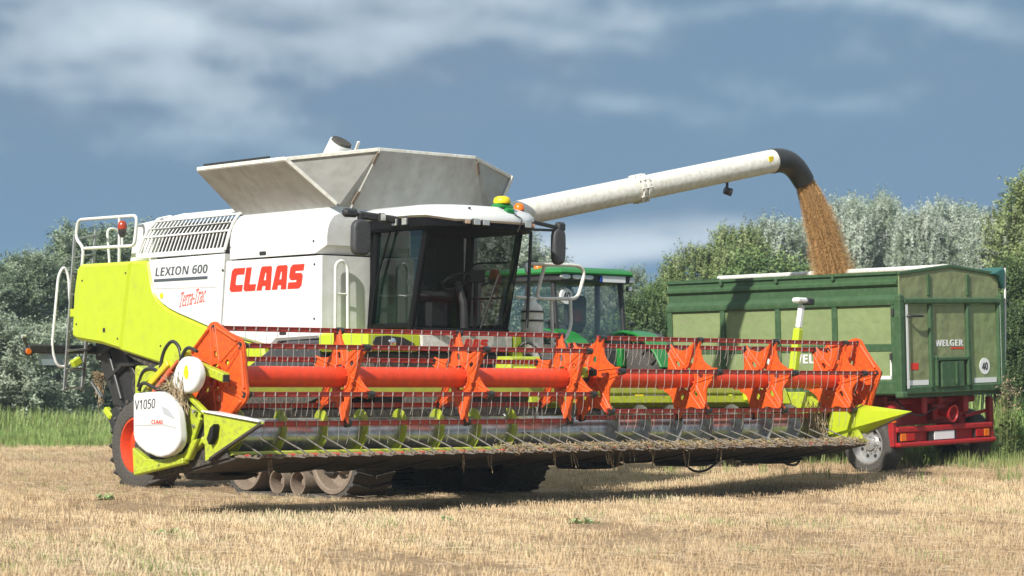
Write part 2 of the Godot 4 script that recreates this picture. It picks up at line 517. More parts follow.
func build_body(h: Node3D) -> void:
	var b := MB.new()
	# dark filler added behind the panels to block light
	b.sidex(v2([-5.45, 2.3, -5.35, 3.1, -1.9, 3.1, -1.0, 3.05, .12, 3.05, .12, 1.3, -.6, 1.1, -2.2, 1.25, -3.2, 1.5, -4.6, 1.95]), -1.5, 1.14)
	part(h, "added_dark_core", b, M.dusty_black, 20.0)
	b = MB.new()
	b.sidex(v2([-5.74, 2.17, -5.70, 2.8, -5.61, 3.18, -5.54, 3.225, -4.185, 3.215, -4.425, 1.95, -4.95, 2.05, -5.6, 2.12]), -1.6, 1.6, .045)
	part(h, "rear_hood", b, M.lime, 25.0)
	b = MB.new()
	var seam := [-3.745, 3.20, -3.70, 3.05, -3.655, 2.90, -3.60, 2.77, -3.52, 2.66, -3.40, 2.58, -3.22, 2.50, -3.0, 2.43, -2.7, 2.35, -2.3, 2.24, -1.6, 2.065, -1.0, 1.95]
	b.sidex(v2([-4.41, 1.945, -4.17, 3.213] + seam + [-.95, 1.80, -1.12, 1.62, -1.35, 1.50, -2.0, 1.53, -2.67, 1.63, -3.5, 1.77]), -1.6, 1.6, .03)
	part(h, "side_hood", b, M.lime, 25.0)
	# small things on the hoods
	for q in [[2.98, -5.45], [2.35, -5.60], [3.05, -4.30], [2.12, -4.50], [2.0, -3.4], [1.80, -2.9], [2.25, -1.90], [3.0, -1.92], [2.3, .12], [3.0, .12], [2.2, -1.3], [3.3, .1], [3.3, -1.75]]:
		b = MB.new()
		b.cyl(Vector3(-1.595, q[0], q[1]), Vector3(-1.606, q[0], q[1]), .018, .016, 8)
		part(h, "fastener", b, M.dark_steel)
	for q in [[2.13, -.55], [3.19, -1.0]]:
		b = MB.new()
		b.box(Vector3(-1.606, q[0], q[1]), Vector3(.014, .05, .14), .006)
		part(h, "latch", b, M.black)
	b = MB.new()
	b.box(Vector3(-1.605, 2.25, -4.85), Vector3(.02, .06, .05), .006)
	part(h, "latch", b, M.black)
	b = MB.new()
	b.cyl(Vector3(-1.60, 2.70, -3.38), Vector3(-1.607, 2.70, -3.38), .045, .045, 6)
	part(h, "sticker", b, M.yellow)
	var s2 := []
	for i in range(0, seam.size(), 2):
		s2.append_array([seam[i] + .022, seam[i + 1] + .012])
	b = MB.new()
	b.sidex(v2([-1.885, 3.225] + s2.slice(0, 20) + [-1.985, 2.18]), -1.6, 1.6, .015)
	part(h, "rear_side_panel", b, M.white, 25.0)
	b = MB.new()
	b.sidex(v2([-3.585, 3.145, -3.555, 2.80, -2.06, 2.775, -1.99, 2.99, -1.97, 3.13]), -1.607, -1.59, .004)
	part(h, "name_panel", b, M.white, 0.0)
	b = MB.new()
	b.sidex(v2([-1.865, 3.125, -1.965, 2.175, -1.58, 2.08, -.98, 1.97, -.86, 1.93, -.70, 2.03, .2, 2.05, .235, 2.1, .24, 3.115]), -1.6, 1.18, .035)
	part(h, "front_side_panel", b, M.white, 25.0)
	b = MB.new()
	b.facez(v2([-1.6, 3.14, -1.6, 3.36, -1.585, 3.48, -1.55, 3.58, -1.50, 3.66, -1.43, 3.725, -1.33, 3.765, -1.2, 3.78, .95, 3.78, 1.06, 3.765, 1.13, 3.725, 1.17, 3.58, 1.18, 3.36, 1.18, 3.14]), -1.86, .24, .11)
	part(h, "tank_side", b, M.white, 42.0)
	# white deck box behind the grille
	b = MB.new()
	b.sidex(v2([-4.62, 3.2, -4.50, 3.76, -3.98, 3.80, -4.10, 3.24]), -1.34, 1.34, .03)
	part(h, "deck_box", b, M.white)
	# engine grille: rails and slanted bars
	var g := hold(h, "engine_grille")
	b = MB.new()
	b.facez(v2([-1.46, 3.22, -1.42, 3.45, -1.30, 3.62, -1.12, 3.72, -.95, 3.76, .95, 3.76, 1.30, 3.62, 1.46, 3.22]), -3.72, -1.88)
	part(g, "grille_dark_backing", b, M.deep_black, 0.0)  # dark backing added so the gaps between the bars look shaded
	var lines := [[-4.04, -1.58, 3.275], [-3.93, -1.53, 3.54], [-3.87, -1.50, 3.655], [-3.76, -1.44, 3.765], [-3.50, -1.12, 3.865]]
	var zw := [2.14, 2.08, 2.06, 1.99, 1.80]
	for i in lines.size():
		b = MB.new()
		b.bar(Vector3(lines[i][1], lines[i][2], lines[i][0]), Vector3(lines[i][1], lines[i][2], lines[i][0] + zw[i]), .03, (.028 if i != 2 else .012) if i else .07, .005)
		part(g, "grille_rail", b, M.white)
	for seg in [[0, 1], [1, 3], [3, 4]]:
		var nb: int = 24 if seg[0] == 0 else 22
		var A: Array = lines[seg[0]]
		var B: Array = lines[seg[1]]
		for k in nb:
			var t := (k + .5) / nb
			b = MB.new()
			b.bar(Vector3(A[1] + .012, A[2], A[0] + zw[seg[0]] * t), Vector3(B[1] + .012, B[2], B[0] + zw[seg[1]] * t), .024 if seg[0] == 0 else .021, .012, 0.0, Vector3(-1, .2, 0))
			part(g, "grille_bar", b, M.white, 0.0)
	for e in [0.0, 1.0]:
		b = MB.new()
		var pts := []
		for i in lines.size(): pts.append(Vector3(lines[i][1], lines[i][2], lines[i][0] + zw[i] * e))
		b.tube(pts, .022, 6)
		part(g, "grille_frame", b, M.white)
	rail(g, "handle", [Vector3(-1.45, 3.68, -3.85), Vector3(-1.42, 3.80, -3.80), Vector3(-1.40, 3.83, -3.45), Vector3(-1.38, 3.77, -3.40)], .014, M.white, .06)
	# writing on the side
	var bx := Vector3(0, 0, 1)
	logo(h, "logo_lettering", Vector3(-1.6005, 2.70, -1.76), bx, Vector3.UP, Vector3(-1, 0, 0), 1.70, .315, M.logo_red)
	words(h, "name_lettering", "LEXION 600", Vector3(-1.6075, 3.035, -2.89), bx, Vector3.UP, 1.26, .122, M.logo_dark, .2)
	b = MB.new()
	b.box(Vector3(-1.608, 2.915, -2.91), Vector3(.008, .04, 1.30), 0.0)
	part(h, "underline_stripe", b, M.logo_dark, 0.0)
	words(h, "script_lettering", "Terra-Trac", Vector3(-1.6015, 2.655, -2.62), Vector3(0, .10, 1).normalized(), Vector3(0, 1, -.10).normalized(), .62, .20, M.logo_red, .45, "Droid Serif", false)

func build_hopper(h: Node3D) -> void:
	# folded-out grain tank walls
	var n := hold(h, "grain_tank_extension")
	var t := .03
	var b := MB.new()
	b.sheet(Vector3(-1.36, 3.77, -1.86), Vector3(-1.36, 3.77, .27), Vector3(-2.02, 4.33, .05), Vector3(-2.02, 4.33, -1.90), t)
	part(n, "flap", b, M.hopper, 0.0)
	b = MB.new()
	b.sheet(Vector3(1.36, 3.77, -1.86), Vector3(1.36, 3.77, .27), Vector3(1.86, 4.33, .05), Vector3(1.86, 4.33, -1.90), t)
	part(n, "flap", b, M.hopper, 0.0)
	b = MB.new()
	b.sheet(Vector3(-1.15, 3.74, .28), Vector3(1.15, 3.74, .28), Vector3(.74, 4.49, .56), Vector3(-.90, 4.49, .56), t)
	part(n, "flap", b, M.hopper, 0.0)
	b = MB.new()
	b.sheet(Vector3(-1.15, 3.74, -1.90), Vector3(1.15, 3.74, -1.90), Vector3(.86, 4.40, -2.12), Vector3(-.90, 4.40, -2.12), t)
	part(n, "flap", b, M.hopper, 0.0)
	for s in [-1.0, 1.0]:
		for e in [[.275, .555, .05, 4.49], [-1.895, -2.115, -1.86, 4.40]]:
			b = MB.new()
			var A := Vector3(s * 1.34, 3.75, e[0])
			var B := Vector3(s * (.885 if s < 0 or e[0] < 0 else .76), e[3], e[1])
			var C := Vector3(s * (2.0 if s < 0 else 1.84), 4.325, e[2])
			var D := Vector3(s * 1.16, 3.745, e[0] + .003)
			b.tri(A, B, C, Vector3(0, -.3, signf(e[0]))); b.tri(A, D, B, Vector3(0, -.3, signf(e[0])))
			var o := Vector3(0, .012, -.012 * signf(e[0]))
			b.tri(A + o, B + o, C + o, -Vector3(0, -.3, signf(e[0]))); b.tri(A + o, D + o, B + o, -Vector3(0, -.3, signf(e[0])))
			part(n, "corner_panel", b, M.hopper, 0.0)
	# pale folded rims
	for pr in [[Vector3(-1.37, 3.775, .29), Vector3(-2.03, 4.335, .07)], [Vector3(-2.03, 4.34, -1.90), Vector3(-2.03, 4.34, .06)], [Vector3(1.37, 3.775, .29), Vector3(1.87, 4.335, .07)], [Vector3(-.90, 4.495, .56), Vector3(.74, 4.495, .56)], [Vector3(-.90, 4.495, .56), Vector3(-2.02, 4.335, .05)], [Vector3(.74, 4.495, .56), Vector3(1.86, 4.335, .05)], [Vector3(1.87, 4.34, -1.90), Vector3(1.87, 4.34, .06)]]:
		b = MB.new()
		b.bar(pr[0], pr[1], .03, .05, .006)
		part(n, "rim", b, M.white_dirty)
	b = MB.new()
	b.bar(Vector3(-1.98, 4.385, -1.82), Vector3(-1.98, 4.385, -.35), .03, .04, .005)
	part(n, "seal_strip", b, M.black)
	# rubber hinges at the front corners, a crease and a warning sticker
	for q in [[-1.15, 3.79, .325, -1.08, 3.95, .385], [-.97, 4.30, .53, -.92, 4.45, .585], [1.12, 3.78, .325, 1.10, 3.86, .36], [.85, 4.28, .52, .78, 4.44, .58]]:
		b = MB.new()
		b.bar(Vector3(q[0], q[1], q[2]), Vector3(q[3], q[4], q[5]), .05, .02, .004, Vector3(0, -.3, 1))
		part(n, "hinge", b, M.rust_steel)
	b = MB.new()
	b.box(Vector3(.02, 4.375, .530), Vector3(.12, .12, .012), .002, Basis(Vector3.RIGHT, deg_to_rad(20)))
	part(n, "sticker", b, M.yellow)
	b = MB.new()
	b.tube(rounded_path([Vector3(-.10, 4.45, .555), Vector3(-.12, 4.15, .445), Vector3(-.28, 3.86, .335)], .2), .014, 5)
	part(n, "crease", b, M.hopper)
	# outlet of the filling auger inside the tank
	b = MB.new()
	b.cyl(Vector3(0, 4.35, -1.75), Vector3(.05, 4.80, -1.45), .17, .17, 18)
	var o := part(h, "filling_auger", b, M.white)
	b = MB.new()
	b.cyl(Vector3(.05, 4.795, -1.452), Vector3(.055, 4.83, -1.43), .15, .14, 18)
	part(o, "mouth", b, M.dusty_black)
	b = MB.new()
	b.bar(Vector3(.12, 4.62, -1.25), Vector3(.10, 4.80, -1.12), .04, .03, .005)
	b.bar(Vector3(.05, 4.45, -1.42), Vector3(.12, 4.74, -1.16), .03, .03, .005)
	part(o, "bracket", b, M.white_dirty)

func build_rear(h: Node3D) -> void:
	var b := MB.new()
	# railing above the hood
	var x := -1.5
	rail(h, "railing", [Vector3(x, 3.2, -5.62), Vector3(x, 3.47, -5.58), Vector3(x, 3.62, -5.80), Vector3(x, 3.89, -5.74), Vector3(x, 3.87, -4.17), Vector3(x, 3.44, -4.22), Vector3(x, 3.46, -5.58)], .024, M.white, .10)
	for z in [-4.63]:
		rail(h, "railing_post", [Vector3(x, 3.88, z), Vector3(x, 3.2, z)], .02, M.white)
	rail(h, "railing", [Vector3(-.9, 3.2, -5.55), Vector3(-.9, 3.76, -5.55), Vector3(-1.12, 3.78, -5.55), Vector3(-1.10, 3.2, -5.50)], .02, M.white, .1)
	rail(h, "beacon_post", [Vector3(-1.5, 3.45, -4.55), Vector3(-1.5, 3.60, -4.55)], .015, M.white)
	b = MB.new()
	b.lathe(Vector3(-1.5, 3.58, -4.55), Vector3.UP, v2([0, 0, .03, 0, .06, .05, .06, .11, 0, .11]), 18)
	var o := part(h, "beacon", b, M.black)
	b = MB.new()
	b.lathe(Vector3(-1.5, 3.69, -4.55), Vector3.UP, v2([0, 0, .064, 0, .068, .05, .055, .10, .025, .125, 0, .127]), 18)
	part(o, "lens", b, flat(Color(.36, .045, .015), .25), 60.0)
	# ladder at the back
	var la := hold(h, "ladder")
	var L0 := Vector3(-1.45, 3.68, -5.9)
	var L1 := Vector3(-1.61, 1.38, -5.9)
	var R0 := Vector3(-1.09, 3.76, -5.9)
	var R1 := Vector3(-1.31, 1.38, -5.9)
	for q in [[L0, L1], [R0, R1]]:
		b = MB.new()
		b.bar(q[0], q[1], .055, .03, .006, Vector3(0, 0, 1))
		part(la, "rail", b, M.galv)
	for i in 9:
		var t := .03 + i * .119
		b = MB.new()
		b.bar(L0.lerp(L1, t), R0.lerp(R1, t), .05, .03, .006)
		part(la, "rung", b, M.galv)
	for q in [[Vector3(-1.45, 3.1, -5.88), Vector3(-1.45, 3.1, -5.55)], [Vector3(-1.45, 2.35, -5.88), Vector3(-1.45, 2.35, -5.6)]]:
		b = MB.new()
		b.bar(q[0], q[1], .04, .04)
		part(la, "bracket", b, M.black)
	rail(h, "hand_rail", [Vector3(-1.50, 2.45, -5.92), Vector3(-1.53, 3.08, -5.94), Vector3(-1.60, 3.22, -5.95), Vector3(-1.69, 3.08, -5.96), Vector3(-1.79, 2.0, -5.96), Vector3(-1.72, 1.75, -5.94), Vector3(-1.60, 1.72, -5.92), Vector3(-1.42, 1.86, -5.88)], .022, M.white, .12)
	b = MB.new()
	b.box(Vector3(-1.44, 1.80, -5.86), Vector3(.16, .11, .10), .015, Basis(Vector3(0, 0, 1), .5))
	part(h, "ladder_mount", b, M.lime)
	b = MB.new()
	b.box(Vector3(-1.50, 2.52, -5.84), Vector3(.06, .12, .12), .01)
	part(h, "ladder_mount", b, M.lime)
	# tail beam with lamps
	b = MB.new()
	b.box(Vector3(-1.53, 1.99, -6.0), Vector3(1.3, .13, .10), .02)
	b.box(Vector3(-1.05, 2.05, -5.75), Vector3(.16, .45, .18), .02)
	b.bar(Vector3(-1.1, 1.85, -5.72), Vector3(-1.1, 2.25, -4.9), .10, .08, .01)
	b.bar(Vector3(-2.24, 2.16, -6.0), Vector3(-2.16, 1.98, -6.0), .035, .035, .006)
	b.box(Vector3(-2.16, 1.95, -6.0), Vector3(.14, .12, .12), .03)
	o = part(h, "tail_beam", b, M.black)
	b = MB.new()
	b.box(Vector3(-1.77, 1.85, -6.0), Vector3(.42, .20, .02), .004)
	part(o, "plate", b, flat(Color(.30, .38, .42), .4))
	b = MB.new()
	b.cyl(Vector3(-2.19, 1.95, -5.945), Vector3(-2.19, 1.95, -5.925), .045, .04, 14)
	part(o, "lamp", b, M.lamp_orange)
	b = MB.new()
	b.cyl(Vector3(-2.27, 2.17, -6.0), Vector3(-2.21, 2.17, -6.0), .03, .03, 10)
	part(o, "lamp", b, M.lamp_glass)
	# straw chopper and dark frame under the hood
	b = MB.new()
	b.sidex(v2([-5.70, 2.20, -5.60, 2.00, -5.62, 1.72, -5.50, 1.55, -5.35, 1.32, -5.28, 1.16, -4.2, 1.0, -3.4, .85, -2.4, .95, -1.8, 1.5, -2.6, 1.62]), -1.18, 1.18, .03)
	part(h, "straw_chopper", b, M.black, 20.0)
	var c := [[-1.24, 2.05, -5.75, -1.24, 1.95, -6.05], [-1.24, 2.05, -5.35, -1.24, 1.25, -4.95], [-1.22, 2.05, -5.0, -1.22, 1.30, -4.35], [-1.24, 1.95, -4.7, -1.24, 1.45, -4.15], [-1.26, 1.75, -4.95, -1.26, 1.80, -3.6], [-1.23, 1.25, -4.55, -1.23, 1.75, -3.9], [-1.28, 1.5, -4.3, -1.28, 1.25, -3.7], [-1.25, 1.55, -5.3, -1.25, 1.75, -4.9], [-1.3, 1.9, -5.45, -1.3, 2.1, -4.95]]
	for q in c:
		b = MB.new()
		b.bar(Vector3(q[0], q[1], q[2]), Vector3(q[3], q[4], q[5]), .05, .06, .01)
		part(h, "strut", b, M.black)
	for q in [[-1.27, 1.45, -4.45], [-1.28, 1.62, -4.05]]:
		b = MB.new()
		b.lathe(Vector3(q[0], q[1], q[2]), Vector3(-1, 0, 0), v2([0, -.04, .13, -.04, .13, .03, .10, .03, .09, .01, .03, .01, .03, .05, 0, .05]), 22)
		part(h, "pulley", b, M.dusty_black)
	b = MB.new()
	b.tube([Vector3(-1.25, 1.50, -5.72), Vector3(-1.27, 1.28, -5.42)], .022, 8)
	part(h, "hydraulic_ram", b, M.chrome)
	b = MB.new()
	b.box(Vector3(-1.28, 1.05, -5.20), Vector3(.10, .10, .22), .02, Basis(Vector3.RIGHT, .6))
	part(h, "lug", b, M.lime)
	b = MB.new()
	b.sidex(v2([-5.28, 1.06, -5.0, 1.16, -4.7, 1.0, -4.8, .72, -5.1, .78]), -1.3, -1.1, .02)
	part(h, "mud_flap", b, M.black)
	# rear axle and wheels
	b = MB.new()
	b.box(Vector3(0, .70, -4.3), Vector3(2.2, .26, .26), .04)
	b.box(Vector3(0, 1.0, -4.2), Vector3(.6, .8, .5), .04)
	part(h, "rear_axle", b, M.dusty_black)
	wheel(h, "rear_wheel", Vector3(-1.27, .605, -4.19), -1.0, .655, .48, .385, M.rim_orange, 20)
	wheel(h, "rear_wheel", Vector3(1.27, .605, -4.19), 1.0, .655, .48, .385, M.rim_orange, 20)

func build_tracks(h: Node3D) -> void:
	for s in [-1.0, 1.0]:
		var n := hold(h, "track_unit", Vector3(s * 1.33, -.025, 0))
		var ax := Vector3(s, 0, 0)
		# belt: loop round rear idler and front drive wheel
		var A := Vector2(-1.32, .455)
		var B := Vector2(.55, .53)
		var ra := .43
		var rb := .505
		var loop := []
		for i in 13:
			var t := deg_to_rad(270.0 - 180.0 * i / 12.0)
			loop.append(A + Vector2(cos(t), sin(t)) * ra)
		for i in 13:
			var t := deg_to_rad(88.0 - 178.0 * i / 12.0)
			loop.append(B + Vector2(cos(t), sin(t)) * rb)
		var b := MB.new()
		var m := loop.size()
		for i in m:
			var p0: Vector2 = loop[i]
			var p1: Vector2 = loop[(i + 1) % m]
			var d := (p1 - p0).normalized()
			var nn := Vector2(-d.y, d.x)
			var q := func(v: Vector2, xx: float) -> Vector3: return Vector3(xx, v.y, v.x)
			for side in [-1.0, 1.0]:
				b.quad(q.call(p0, side * .31), q.call(p1, side * .31), q.call(p1 - nn * .05, side * .31), q.call(p0 - nn * .05, side * .31), Vector3(side, 0, 0))
			b.quad(q.call(p0, -.31), q.call(p1, -.31), q.call(p1, .31), q.call(p0, .31), q.call(nn, 0))
			b.quad(q.call(p0 - nn * .05, -.31), q.call(p1 - nn * .05, -.31), q.call(p1 - nn * .05, .31), q.call(p0 - nn * .05, .31), -q.call(nn, 0))
		# lugs
		var per := 0.0
		for i in m: per += loop[i].distance_to(loop[(i + 1) % m])
		var k := 0
		var acc := 0.0
		for i in m:
			var p0: Vector2 = loop[i]
			var p1: Vector2 = loop[(i + 1) % m]
			var d := (p1 - p0).normalized()
			var L := p0.distance_to(p1)
			while k * per / 40.0 < acc + L:
				var v := p0 + d * (k * per / 40.0 - acc) + Vector2(-d.y, d.x) * .01
				for e in [-1.0, 1.0]:
					b.bar(Vector3(e * .315, v.y, v.x), Vector3(e * .03, v.y + d.y * .06, v.x + d.x * .06), .04, .05, 0.0, Vector3(0, d.x, -d.y))
				k += 1
			acc += L
		part(n, "belt", b, M.rubber, 30.0)
		for w in [[A.x, A.y, ra - .052, "idler_wheel"], [B.x, B.y, rb - .052, "drive_wheel"], [-.62, .215, .165, "roller"], [-.17, .215, .165, "roller"]]:
			b = MB.new()
			var r: float = w[2]
			b.lathe(Vector3(0, w[1], w[0]), ax, v2([r * .97, -.30, r, -.29, r, .29, r * .97, .31, r * .87, .31, r * .83, .29, r * .80, .12, r * .46, .07, r * .40, .14, r * .36, .20, r * .2, .22, 0, .22]), 32)
			var o := part(n, w[3], b, M.rust_steel, 35.0)
			if r > .3:
				b = MB.new()
				for i in 10:
					var t := TAU * i / 10.0
					var e := Vector3(0, w[1] + sin(t) * r * .46, w[0] + cos(t) * r * .46)
					b.cyl(e + ax * .06, e + ax * .125, .022, .022, 6)
				part(o, "wheel_nut", b, M.rust_steel)
		b = MB.new()
		b.box(Vector3(0, .42, -.35), Vector3(.40, .22, 1.5), .04)
		b.box(Vector3(-s * .25, .75, -.1), Vector3(.25, .7, .4), .03)
		part(n, "track_frame", b, M.dusty_black)
	var b := MB.new()
	b.box(Vector3(0, .80, .2), Vector3(2.1, .34, .5), .04)
	b.box(Vector3(0, 1.05, -1.6), Vector3(1.9, .6, 3.0), .05)
	part(h, "front_axle", b, M.dusty_black)
	# fender over the track
	b = MB.new()
	b.sidex(v2([-1.30, 1.70, -1.0, 1.84, -.72, 1.97, -.42, 2.025, .245, 2.025, .245, 1.68, -.1, 1.67, -.5, 1.62, -.85, 1.52]), -1.63, -1.0, .03)
	part(h, "fender", b, M.grey_plastic)
	b = MB.new()
	b.sidex(v2([-1.30, 1.70, -1.0, 1.84, -.72, 1.97, -.42, 2.025, .245, 2.025, .245, 1.68, -.1, 1.67, -.5, 1.62, -.85, 1.52]), 1.0, 1.63, .03)
	part(h, "fender", b, M.grey_plastic)

func build_cab(h: Node3D) -> void:
	var b := MB.new()
	# lime platform with headlight, white front panel
	b.ext(PackedVector2Array([Vector2(-1.62, .25), Vector2(-1.62, 1.05), Vector2(-1.55, 1.17), Vector2(-.74, 1.2), Vector2(-.74, .25)]), Vector3(0, 1.87, 0), Vector3(1, 0, 0), Vector3(0, 0, 1), Vector3(0, 1, 0), .24, .03)
	var o := part(h, "platform", b, M.lime)
	b = MB.new()
	b.ext(PackedVector2Array([Vector2(-.33, -.01), Vector2(-.28, .06), Vector2(-.1, .075), Vector2(.15, .055), Vector2(.33, -.02), Vector2(.30, -.06), Vector2(-.3, -.065)]), Vector3(-1.16, 1.995, 1.182), Vector3(1, 0, .03), Vector3(0, 1, 0), Vector3(0, 0, 1), .02, .006)
	var hl := part(o, "headlight_recess", b, M.black)
	b = MB.new()
	b.lathe(Vector3(-1.19, 1.985, 1.195), Vector3(0, 0, 1), v2([0, 0, .06, 0, .055, .02, .03, .03, 0, .032]), 16)
	part(hl, "headlight", b, M.chrome)
	b = MB.new()
	b.facez(v2([-.73, 1.90, -.73, 2.10, .84, 2.10, .84, 1.90]), 1.0, 1.22, .02)
	part(h, "front_panel", b, M.white_dirty)
	logo(h, "front_logo", Vector3(-.28, 1.925, 1.221), Vector3(1, 0, 0), Vector3.UP, Vector3(0, 0, 1), .70, .12, M.logo_red)
	b = MB.new()
	b.facez(v2([.86, 1.78, .86, 2.12, 1.0, 2.12, 1.04, 1.78]), .8, 1.22, .02)
	part(h, "side_bracket", b, M.lime)
	# dark underside of the cab
	b = MB.new()
	b.box(Vector3(0, 1.70, .65), Vector3(2.9, .34, .95), .03)
	part(h, "cab_support", b, M.dusty_black)
	var c := hold(h, "cab")
	b = MB.new()
	b.box(Vector3(0, 2.15, .70), Vector3(1.62, .07, .98), .01)
	part(c, "floor", b, M.cab_black)
	# rear wall with window frame
	b = MB.new()
	b.box(Vector3(0, 2.83, .27), Vector3(1.60, 1.32, .03), .005)
	part(c, "rear_wall", b, M.cab_black)
	# pillars
	for s in [-1.0, 1.0]:
		for q in [[.81, 2.15, .30, .80, 3.50, .42, .085, .10], [.80, 2.15, 1.09, .79, 3.52, 1.42, .075, .09]]:
			b = MB.new()
			b.bar(Vector3(s * q[0], q[1], q[2]), Vector3(s * q[3], q[4], q[5]), q[6], q[7], .015)
			part(c, "pillar", b, M.cab_black)
		b = MB.new()
		b.bar(Vector3(s * .81, 2.21, .28), Vector3(s * .80, 2.21, 1.12), .06, .07, .01)
		part(c, "sill", b, M.cab_black)
		# door glass
		b = MB.new()
		b.sheet(Vector3(s * .80, 2.2, .33), Vector3(s * .80, 2.2, 1.08), Vector3(s * .80, 3.48, 1.38), Vector3(s * .80, 3.48, .44), .006)
		part(c, "side_window", b, M.glass if s < 0 else M.glass_green, 0.0)
		rail(c, "door_rail", [Vector3(s * .77, 2.62, .40), Vector3(s * .77, 2.60, .55), Vector3(s * .77, 2.60, 1.1)], .012, M.black, .05)
		rail(c, "door_rail", [Vector3(s * .77, 2.60, .42), Vector3(s * .77, 3.05, .46), Vector3(s * .77, 3.08, .60), Vector3(s * .77, 3.06, 1.22)], .012, M.black, .1)
	rail(c, "door_bar", [Vector3(-.86, 3.50, .78), Vector3(-.86, 2.75, .45), Vector3(-.86, 2.25, .36)], .016, M.cab_black, .2)
	# curved windscreen
	b = MB.new()
	var rows := []
	for i in 7:
		var row := []
		for k in 13:
			var u := lerpf(-1, 1, k / 12.0)
			var v := i / 6.0
			row.append(Vector3(u * .79, lerpf(2.16, 3.50, v), lerpf(1.10, 1.43, v) + .24 * (1.0 - u * u) * lerpf(1.0, .8, v) + .05 * sin(v * PI)))
		rows.append(row)
	b.grid(rows, Vector3(0, 2.8, 0))
	part(c, "windscreen", b, M.glass_dark, 60.0)
	b = MB.new()
	var sill := []
	for k in 13:
		var u := lerpf(-1, 1, k / 12.0)
		sill.append(Vector3(u * .80, 2.15, 1.10 + .25 * (1.0 - u * u)))
	b.tube(sill, .035, 6)
	part(c, "windscreen_frame", b, M.cab_black)
	# wiper
	rail(c, "wiper", [Vector3(.15, 2.18, 1.36), Vector3(.30, 2.9, 1.56)], .012, M.black)
	# black visor ring under a white roof
	var vis := PackedVector2Array([Vector2(-.92, .22), Vector2(-.95, 1.30), Vector2(-.90, 1.52), Vector2(-.60, 1.72), Vector2(-.2, 1.80), Vector2(.2, 1.80), Vector2(.60, 1.72), Vector2(.90, 1.52), Vector2(.95, 1.30), Vector2(.92, .22)])
	b = MB.new()
	b.ext(vis, Vector3(0, 3.43, 0), Vector3(1, 0, 0), Vector3(0, 0, 1), Vector3(0, 1, 0), .18, .03)
	part(c, "visor", b, M.cab_black)
	var ro := []
	var prof := [[1.0, 3.575], [1.035, 3.60], [1.03, 3.65], [.97, 3.705], [.85, 3.74], [.55, 3.765], [.01, 3.775]]
	for q in prof:
		var row := []
		for k in vis.size() + 1:
			var v: Vector2 = vis[k % vis.size()] - Vector2(0, .95)
			var dip := 0.0
			if q[0] > .9: dip = -.055 * smoothstep(.15, .75, v.y) * (1.0 - smoothstep(.55, .93, absf(v.x)) * .9)
			row.append(Vector3(v.x * q[0], q[1] + dip, v.y * q[0] + .95))
		ro.append(row)
	b = MB.new()
	b.grid(ro, Vector3(0, 3.3, .95))
	part(c, "roof", b, M.white, 50.0)
	b = MB.new()
	b.cyl(Vector3(-.35, 3.70, 1.70), Vector3(-.35, 3.70, 1.73), .012, .012, 8)
	part(c, "roof_bolt", b, M.black)
	# work lamps
	for q in [[-.955, 3.525, .98], [-.955, 3.525, 1.18]]:
		lamp(c, "work_lamp", Vector3(q[0], q[1], q[2]), Vector3(.05, .10, .11), Vector3(-1, 0, 0), M.lamp_glass)
	for q in [[-.32, 3.515, 1.805], [-.17, 3.515, 1.81], [.62, 3.525, 1.735]]:
		lamp(c, "work_lamp", Vector3(q[0], q[1], q[2]), Vector3(.13, .085, .05), Vector3(0, 0, 1), M.lamp_glass)
	lamp(c, "turn_signal", Vector3(-.46, 3.515, 1.79), Vector3(.10, .06, .04), Vector3(0, 0, 1), flat(Color(.55, .40, .28), .3))
	lamp(c, "turn_signal", Vector3(.80, 3.53, 1.62), Vector3(.10, .06, .05), Vector3(0, 0, 1), flat(Color(.55, .32, .22), .3))
	# mirrors
	b = MB.new()
	b.facez(soft(v2([-1.63, 3.08, -1.635, 3.3, -1.62, 3.54, -1.36, 3.54, -1.345, 3.3, -1.36, 3.08]), 2), .88, .99, .035, 3)
	o = part(c, "mirror", b, M.grey_plastic)
	b = MB.new()
	b.bar(Vector3(-.90, 3.55, 1.0), Vector3(-1.50, 3.60, .90), .06, .10, .02)
	b.box(Vector3(-1.62, 3.62, .88), Vector3(.22, .11, .10), .03)
	b.bar(Vector3(-1.49, 3.5, .92), Vector3(-1.49, 3.62, .92), .05, .05)
	part(o, "mirror_arm", b, M.black)
	lamp(o, "lamp", Vector3(-1.22, 3.575, 1.02), Vector3(.09, .11, .06), Vector3(0, 0, 1), M.lamp_glass)
	b = MB.new()
	b.facez(soft(v2([1.50, 3.06, 1.49, 3.3, 1.50, 3.55, 1.71, 3.55, 1.72, 3.3, 1.70, 3.06]), 2), 1.23, 1.33, .035, 3)
	o = part(c, "mirror", b, M.grey_plastic)
	b = MB.new()
	b.bar(Vector3(.90, 3.62, 1.40), Vector3(1.58, 3.56, 1.28), .05, .05, .01)
	b.bar(Vector3(.90, 3.50, 1.40), Vector3(1.55, 3.52, 1.28), .035, .035, .008)
	b.box(Vector3(1.64, 3.57, 1.28), Vector3(.16, .13, .10), .03)
	part(o, "mirror_arm", b, M.black)
	rail(c, "support_post", [Vector3(1.02, 3.48, 1.38), Vector3(.98, 2.2, 1.34)], .022, M.black)
	# satellite receiver and beacon on the roof
	b = MB.new()
	b.box(Vector3(.31, 3.75, 1.60), Vector3(.29, .10, .20), .045)
	b.box(Vector3(.34, 3.69, 1.68), Vector3(.17, .10, .12), .03)
	o = part(c, "satellite_receiver", b, M.gps_green)
	b = MB.new()
	b.lathe(Vector3(.31, 3.795, 1.60), Vector3.UP, v2([0, 0, .105, 0, .115, .03, .10, .075, .06, .095, 0, .10]), 22)
	part(o, "dome", b, M.yellow, 60.0)
